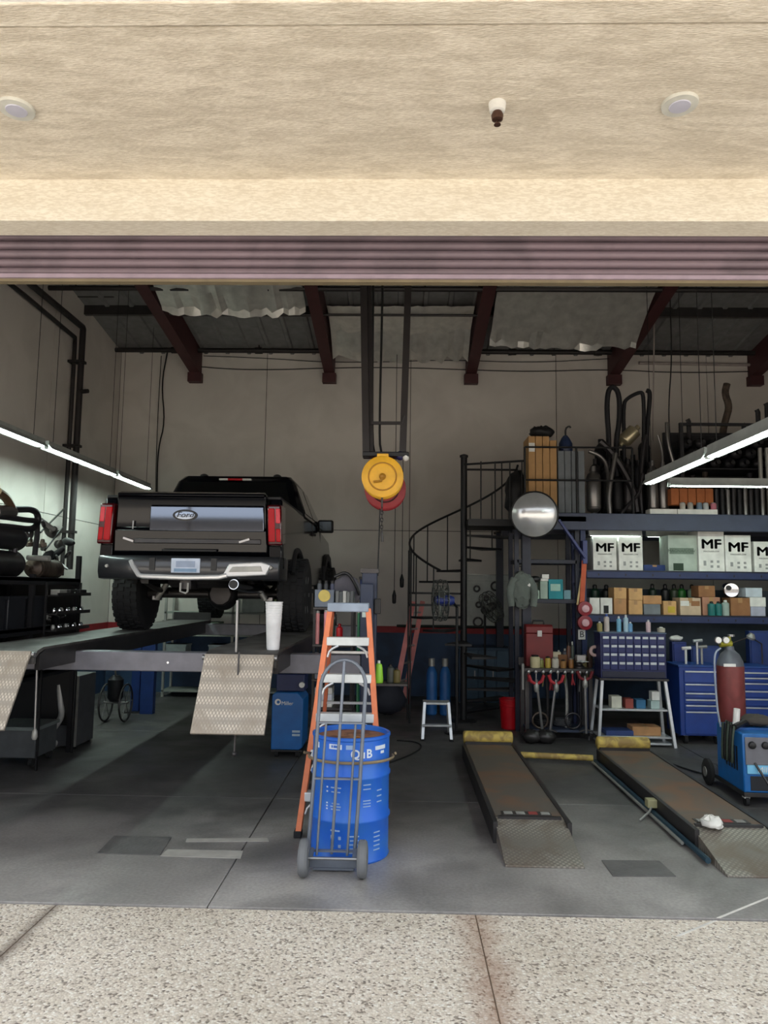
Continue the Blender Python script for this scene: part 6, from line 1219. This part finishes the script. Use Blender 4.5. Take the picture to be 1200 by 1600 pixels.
hmuf((xx-.26,6.95,zC+.13),.7,.12,M_exhd,'dim muffler on the left rack lowest shelf')
# bent tubes above
def lp(pts, r, m, lab, X=-4.02): 
    q = [P(px,py,X=X) for px,py in pts]; return pipe('exhaust_pipe', q, r, m, lab, 'pipe', 9, 2)
lp([(-12,822),(20,824),(46,828),(58,822),(60,805),(52,796),(30,796),(22,796)],.035,M_exhb,'black pipe bent back on itself above the left rack')
lp([(-14,806),(10,808),(34,812),(56,814)],.03,M_exhb,'straight black pipe lying across the left rack top')
lp([(58,820),(58,838),(56,850),(54,870)],.03,M_exhb,'short black pipe dropping at the left rack corner')
lp([(-10,824),(10,830),(22,838),(24,850),(22,866)],.03,M_exhd,'grey pipe elbow at the photo left edge')
lp([(-4,768),(8,776),(16,788),(20,800)],.045,mat('bronze_pipe',(120,100,78),.35,.7),'bronze-tinted pipe elbow at the upper left edge')
lp([(-8,800),(8,798),(20,800)],.06,M_exh,'bright pipe end at the upper left edge')
for i,(a_,b_,lab) in enumerate((((100,795),(63,832),'longer thin rod sticking up from the left rack'),((98,824),(70,860),'shorter thin rod sticking up from the left rack'))): u, d = P(*a_,X=-4.0), P(*b_,X=-4.0); pipe('steel_rod', [d,u], .012, M_dsteel, lab, 'rod', 6)
# small castings: flanges, converters, clamps in the far bay
rnd = random.Random(21); labs = ['small flange','catalytic can','rusty clamp','pipe stub','bracket casting']
for i in range(26):
    y = rnd.uniform(7.75,8.8); x = LX1-.06-rnd.uniform(0,.22); z = zB+.23+rnd.uniform(0,.30)*(1 if y < 8.6 else .6) if i < 12 else zB+.05+rnd.uniform(0,.14) if i < 16 else zA+.03
    k = i%5; m = (M_exh,M_exhd,M_exhr,M_exhb,M_galv)[(i*3)%5]
    ax_ = Vector((rnd.uniform(-1,1),rnd.uniform(-1,.2),rnd.uniform(-.6,.6))).normalized(); r = rnd.uniform(.035,.06); L = rnd.uniform(.06,.2)
    pos = 'heaped on top of the left rack' if i < 16 else 'on the left rack middle shelf'
    t = thing('scrap_part', '%s %s, %s'%(labs[k]+' of '+('bright steel','grey steel','rusty steel','blackened steel','zinc')[(i*3)%5],pos,'near end' if y < 8.05 else 'middle' if y < 8.45 else 'far end'), 'part', (x,y,z), 'loose exhaust parts on the left rack')
    if k == 0: MB().lathe((x,y,z+.04),[(.03,0),(r*1.5,0),(r*1.5,.015),(.035,.02),(.035,.08)],14,ax_).build('flange', m, t)
    elif k == 1: MB().lathe((x,y,z+.05),[(.02,-.04),(r,.02),(r,L),(.02,L+.06)],14,ax_).build('can', m, t)
    elif k == 2: MB().tube([Vector((x,y,z+.06))+Vector((0,0,1)).rotation_difference(ax_)@Vector((r*math.cos(2*math.pi*q/16),r*math.sin(2*math.pi*q/16),0)) for q in range(16)],.012,6,True).build('band', m, t)
    elif k == 3: MB().lathe((x,y,z+.04),[(r*.7,0),(r*.7,L*1.3)],12,ax_).build('stub', m, t)
    else: MB().obox((x,y,z+.04),(.1,.07,.05),rnd.uniform(0,3),rnd.uniform(-.4,.4)).lathe((x,y,z+.06),[(.03,0),(.02,.05)],10).build('casting', m, t, .008)
# stepped bins of fittings in front of the far bay
BX = -3.84
t = thing('fittings_rack', 'narrow dark bin rack of shiny fittings on the face of the left rack', 'rack', (BX+.07,8.35,0))
for z in (1.46,1.64,1.84): MB().box(BX,BX+.14,7.95,8.8,z-.012,z).build('shelf', M_black, t); MB().box(BX+.13,BX+.14,7.95,8.8,z,z+.025).build('lip', M_dsteel, t)
for y in (7.95,8.8): MB().box(BX,BX+.02,y-.012,y+.012,0,1.98).build('post', M_black, t)
for r_i,z in enumerate((1.46,1.64)):
    for i in range(9): MB().lathe((BX+.07+.02*(i%2),8.02+.088*i,z+.001),[(.016,0),(.024,.01),(.024,.04),(.012,.06)],10).build('fitting', M_chrome if (i+r_i)%3 else M_galv, t)
for i in range(3): MB().box(BX+.02,BX+.12,8.02+.26*i,8.2+.26*i,1.841,1.90).build('tray', (M_galv,M_dsteel,M_exhd)[i], t, .004)
for i,(y,z,lab) in enumerate(((6.9,zA,'front'),(7.3,zA,'middle'),(7.75,zA,'back'),(6.9,zC,'front lower'),(7.75,zC,'back lower'))):
    tt = thing('parts_crate', lab+' black plastic crate on the left rack', 'crate', (LX1-.14,y+.17,z)); MB().box(LX1-.26,LX1-.03,y,y+.34,z+.001,z+.32).build('tub', mat('crate_black',(26,28,34),.5), tt, .01); MB().box(LX1-.27,LX1-.02,y-.01,y+.35,z+.30,z+.33).build('rim', mat('crate_black',()), tt)

# ---------------------------------------------------------------- under the raised lift, left
xg0, yg = -4.35, 9.0
a, b = P(60,1150,Y=9.0), P(119,1150,Y=9.0); zt_ = P(90,1056,Y=9.0).z
t = thing('sheet_cabinet', 'grey sheet-metal cabinet under the lift with a bent pipe leaning on it', 'cabinet', ((a.x+b.x)/2,9.25,0)); MB().box(a.x,b.x,9.0,9.5,.03,zt_).build('body', mat('cabinet_grey',(88,90,94),.5,.2), t, .008); MB().box(b.x-.02,b.x+.005,8.985,9.0,.03,zt_).build('edge_trim', M_galv, t); MB().box(a.x+.03,b.x-.04,8.988,9.0,.1,zt_-.04).build('door', mat('cabinet_door',(96,98,102),.45,.2), t, .005)
for x in (a.x+.04,b.x-.04):
    for y in (9.03,9.46): MB().box(x-.02,x+.02,y-.02,y+.02,0,.03).build('foot', M_black, t)
q = [P(93,1070,Y=8.9),P(95,1100,Y=8.88),P(97,1118,Y=8.84),P(90,1130,Y=8.75),P(82,1140,Y=8.66)]; q.append(Vector((q[-1].x,8.6,.05))); pipe('exhaust_pipe', q, .035, mat('aluminised',(206,206,202),.45,.3), 'pale bent exhaust pipe leaning on the grey cabinet', 'pipe', 10, 2)
u, d = P(98,1158,Z=.06), P(46,1172,Z=.06); pipe('exhaust_pipe', [Vector((u.x,u.y,.06)),Vector(((u.x*2+d.x)/3,(u.y*2+d.y)/3,.07)),Vector((d.x,d.y,.06))], .055, mat('aluminised',()), 'pale pipe lying on the floor in front of the grey cabinet', 'pipe', 12)
a, b = P(-40,1205,Z=0), P(40,1205,Z=0); t = thing('wheeled_bin', 'low grey wheeled box on the floor at the photo left edge', 'box', ((a.x+b.x)/2,a.y+.2,0)); MB().box(a.x,b.x+.0,8.1,8.6,.09,.40).build('body', mat('bin_grey',(92,96,98),.5,.2), t, .01); MB().box(a.x,b.x+.02,8.08,8.62,.38,.42).build('lid', mat('bin_pale',(120,130,128),.5), t, .006)
for x in (a.x+.06,b.x-.05):
    for y in (8.14,8.54): MB().lathe((x-.02,y,.045),[(.045,0),(.045,.04)],16,(1,0,0)).build('caster', M_rubber, t)
# hose cart with thin wheels under the truck
c = P(178,1128,Z=0); t = thing('drain_cart', 'wheeled drain cart with thin steel wheels under the truck', 'cart', (c.x,c.y,0))
for dx in (-.13,.16):
    x = c.x+dx; w_ = MB().tube([(x,c.y+.26*math.cos(2*math.pi*k/28),.275+.26*math.sin(2*math.pi*k/28)) for k in range(28)],.014,6,True).build('wheel', M_dsteel, t)
    for k in range(6): a_ = math.pi*k/3; MB().tube([(x,c.y,.275),(x,c.y+.25*math.cos(a_),.275+.25*math.sin(a_))],.006,5).build('spoke', M_steel, w_)
MB().tube([(c.x-.16,c.y,.275),(c.x+.19,c.y,.275)],.016).build('axle', M_steel, t); MB().lathe((c.x,c.y,.3),[(.08,0),(.11,.05),(.11,.3),(.05,.36)],18).build('tank', M_exhb, t); MB().tube([(c.x,c.y,.6),(c.x+.02,c.y-.1,.75),(c.x+.05,c.y-.2,.8)],.014).build('handle', M_galv, t)
# welder under the lift
a, b = P(424,1180,Z=0), P(473,1182,Z=0); Y_ = 8.75; x0, x1 = P(424,1130,Y=Y_).x, P(473,1130,Y=Y_).x
t = thing('welding_power_source', 'blue upright welder with white logo under the right runway', 'welder', ((x0+x1)/2,Y_+.25,0)); zt_ = P(450,1082,Y=Y_).z
bd = MB().prism([(x0,.09),(x0,zt_-.03),(x0+.05,zt_),(x1-.07,zt_),(x1,zt_-.08),(x1,.12),(x1-.04,.09)], Y_, Y_+.5, 'Y').build('case', mat('welder_blue2',(16,92,160),.4), t, .01)
MB().lathe((x0+.07,Y_-.001,zt_-.11),[(.036,0),(.036,.004)],18,(0,-1,0)).build('logo_disc', M_white, bd); MB().lathe((x0+.075,Y_-.004,zt_-.11),[(.018,0),(.018,.003)],14,(0,-1,0)).build('logo_eye', mat('welder_blue2',()), bd); text('Miller', .06, M_white, bd, (x0+.18,Y_-.002,zt_-.125), FRONT, 'wordmark', .001)
for zz in (.30,.26): MB().box(x1-.12,x1-.03,Y_-.004,Y_,zz-.012,zz+.012).build('data_plate', mat('plate_pale',(170,190,204),.5), bd)
for x in (x0+.06,x1-.06):
    for y in (Y_+.06,Y_+.44): MB().lathe((x-.02,y,.05),[(.05,0),(.05,.04)],14,(1,0,0)).build('wheel', M_rubber, t)
MB().box(x0,x1,Y_,Y_+.5,.07,.09).build('undercarriage', M_black, t)
u = P(470,1060,Y=Y_+.2); t = thing('wire_feeder', 'dark blue wire feeder with white cap standing on the blue welder', 'feeder', ((x0+x1)/2,Y_+.3,zt_)); MB().box(x0+.03,x1+.0,Y_+.08,Y_+.42,zt_+.001,zt_+.20).build('case', mat('feeder_navy',(34,44,84),.5), t, .01); MB().lathe((x1-.03,Y_+.075,zt_+.08),[(.035,0),(.03,.03)],14,(0,-1,0)).build('knob', M_white, t)
# shelving seen beneath the truck, against the back wall
a, b = P(255,1000,Y=13.3), P(470,1000,Y=13.3); t = thing('storage_shelf', 'pale storage shelving against the back wall beneath the truck', 'shelf', ((a.x+b.x)/2,13.5,0))
for z in (.12,.62,1.1,1.5): MB().box(a.x,b.x,13.3,13.8,z-.03,z).build('shelf', mat('shelf_pale',(150,156,148),.6), t)
for x in (a.x+.02,(a.x+b.x)/2,b.x-.02):
    for y in (13.32,13.78): MB().box(x-.02,x+.02,y-.02,y+.02,0,1.9).build('post', M_galv, t)
for i,(px,z,w,h,c_,lab) in enumerate(((275,.62,.4,.3,(150,160,160),'pale crate on the wall shelving, left'),(320,1.1,.5,.22,(120,140,120),'grey-green crate on the wall shelving'),(345,.62,.4,.3,(130,136,140),'grey crate on the wall shelving, middle'),(395,1.5,.4,.38,(176,190,184),'white jug crate on the top of the wall shelving'),(428,1.5,.25,.32,(150,176,110),'light green crate on the top of the wall shelving'),(270,1.1,.35,.25,(160,160,150),'cream crate on the wall shelving, upper left'))):
    x = P(px,1000,Y=13.4).x; t = thing('storage_crate', lab, 'crate', (x,13.5,z)); m_ = mat('crate%d'%i,c_,.6); MB().box(x-w/2,x+w/2,13.34,13.7,z+.001,z+h).build('tub', m_, t, .01); MB().box(x-w/2-.01,x+w/2+.01,13.33,13.71,z+h-.03,z+h).build('rim', m_, t)
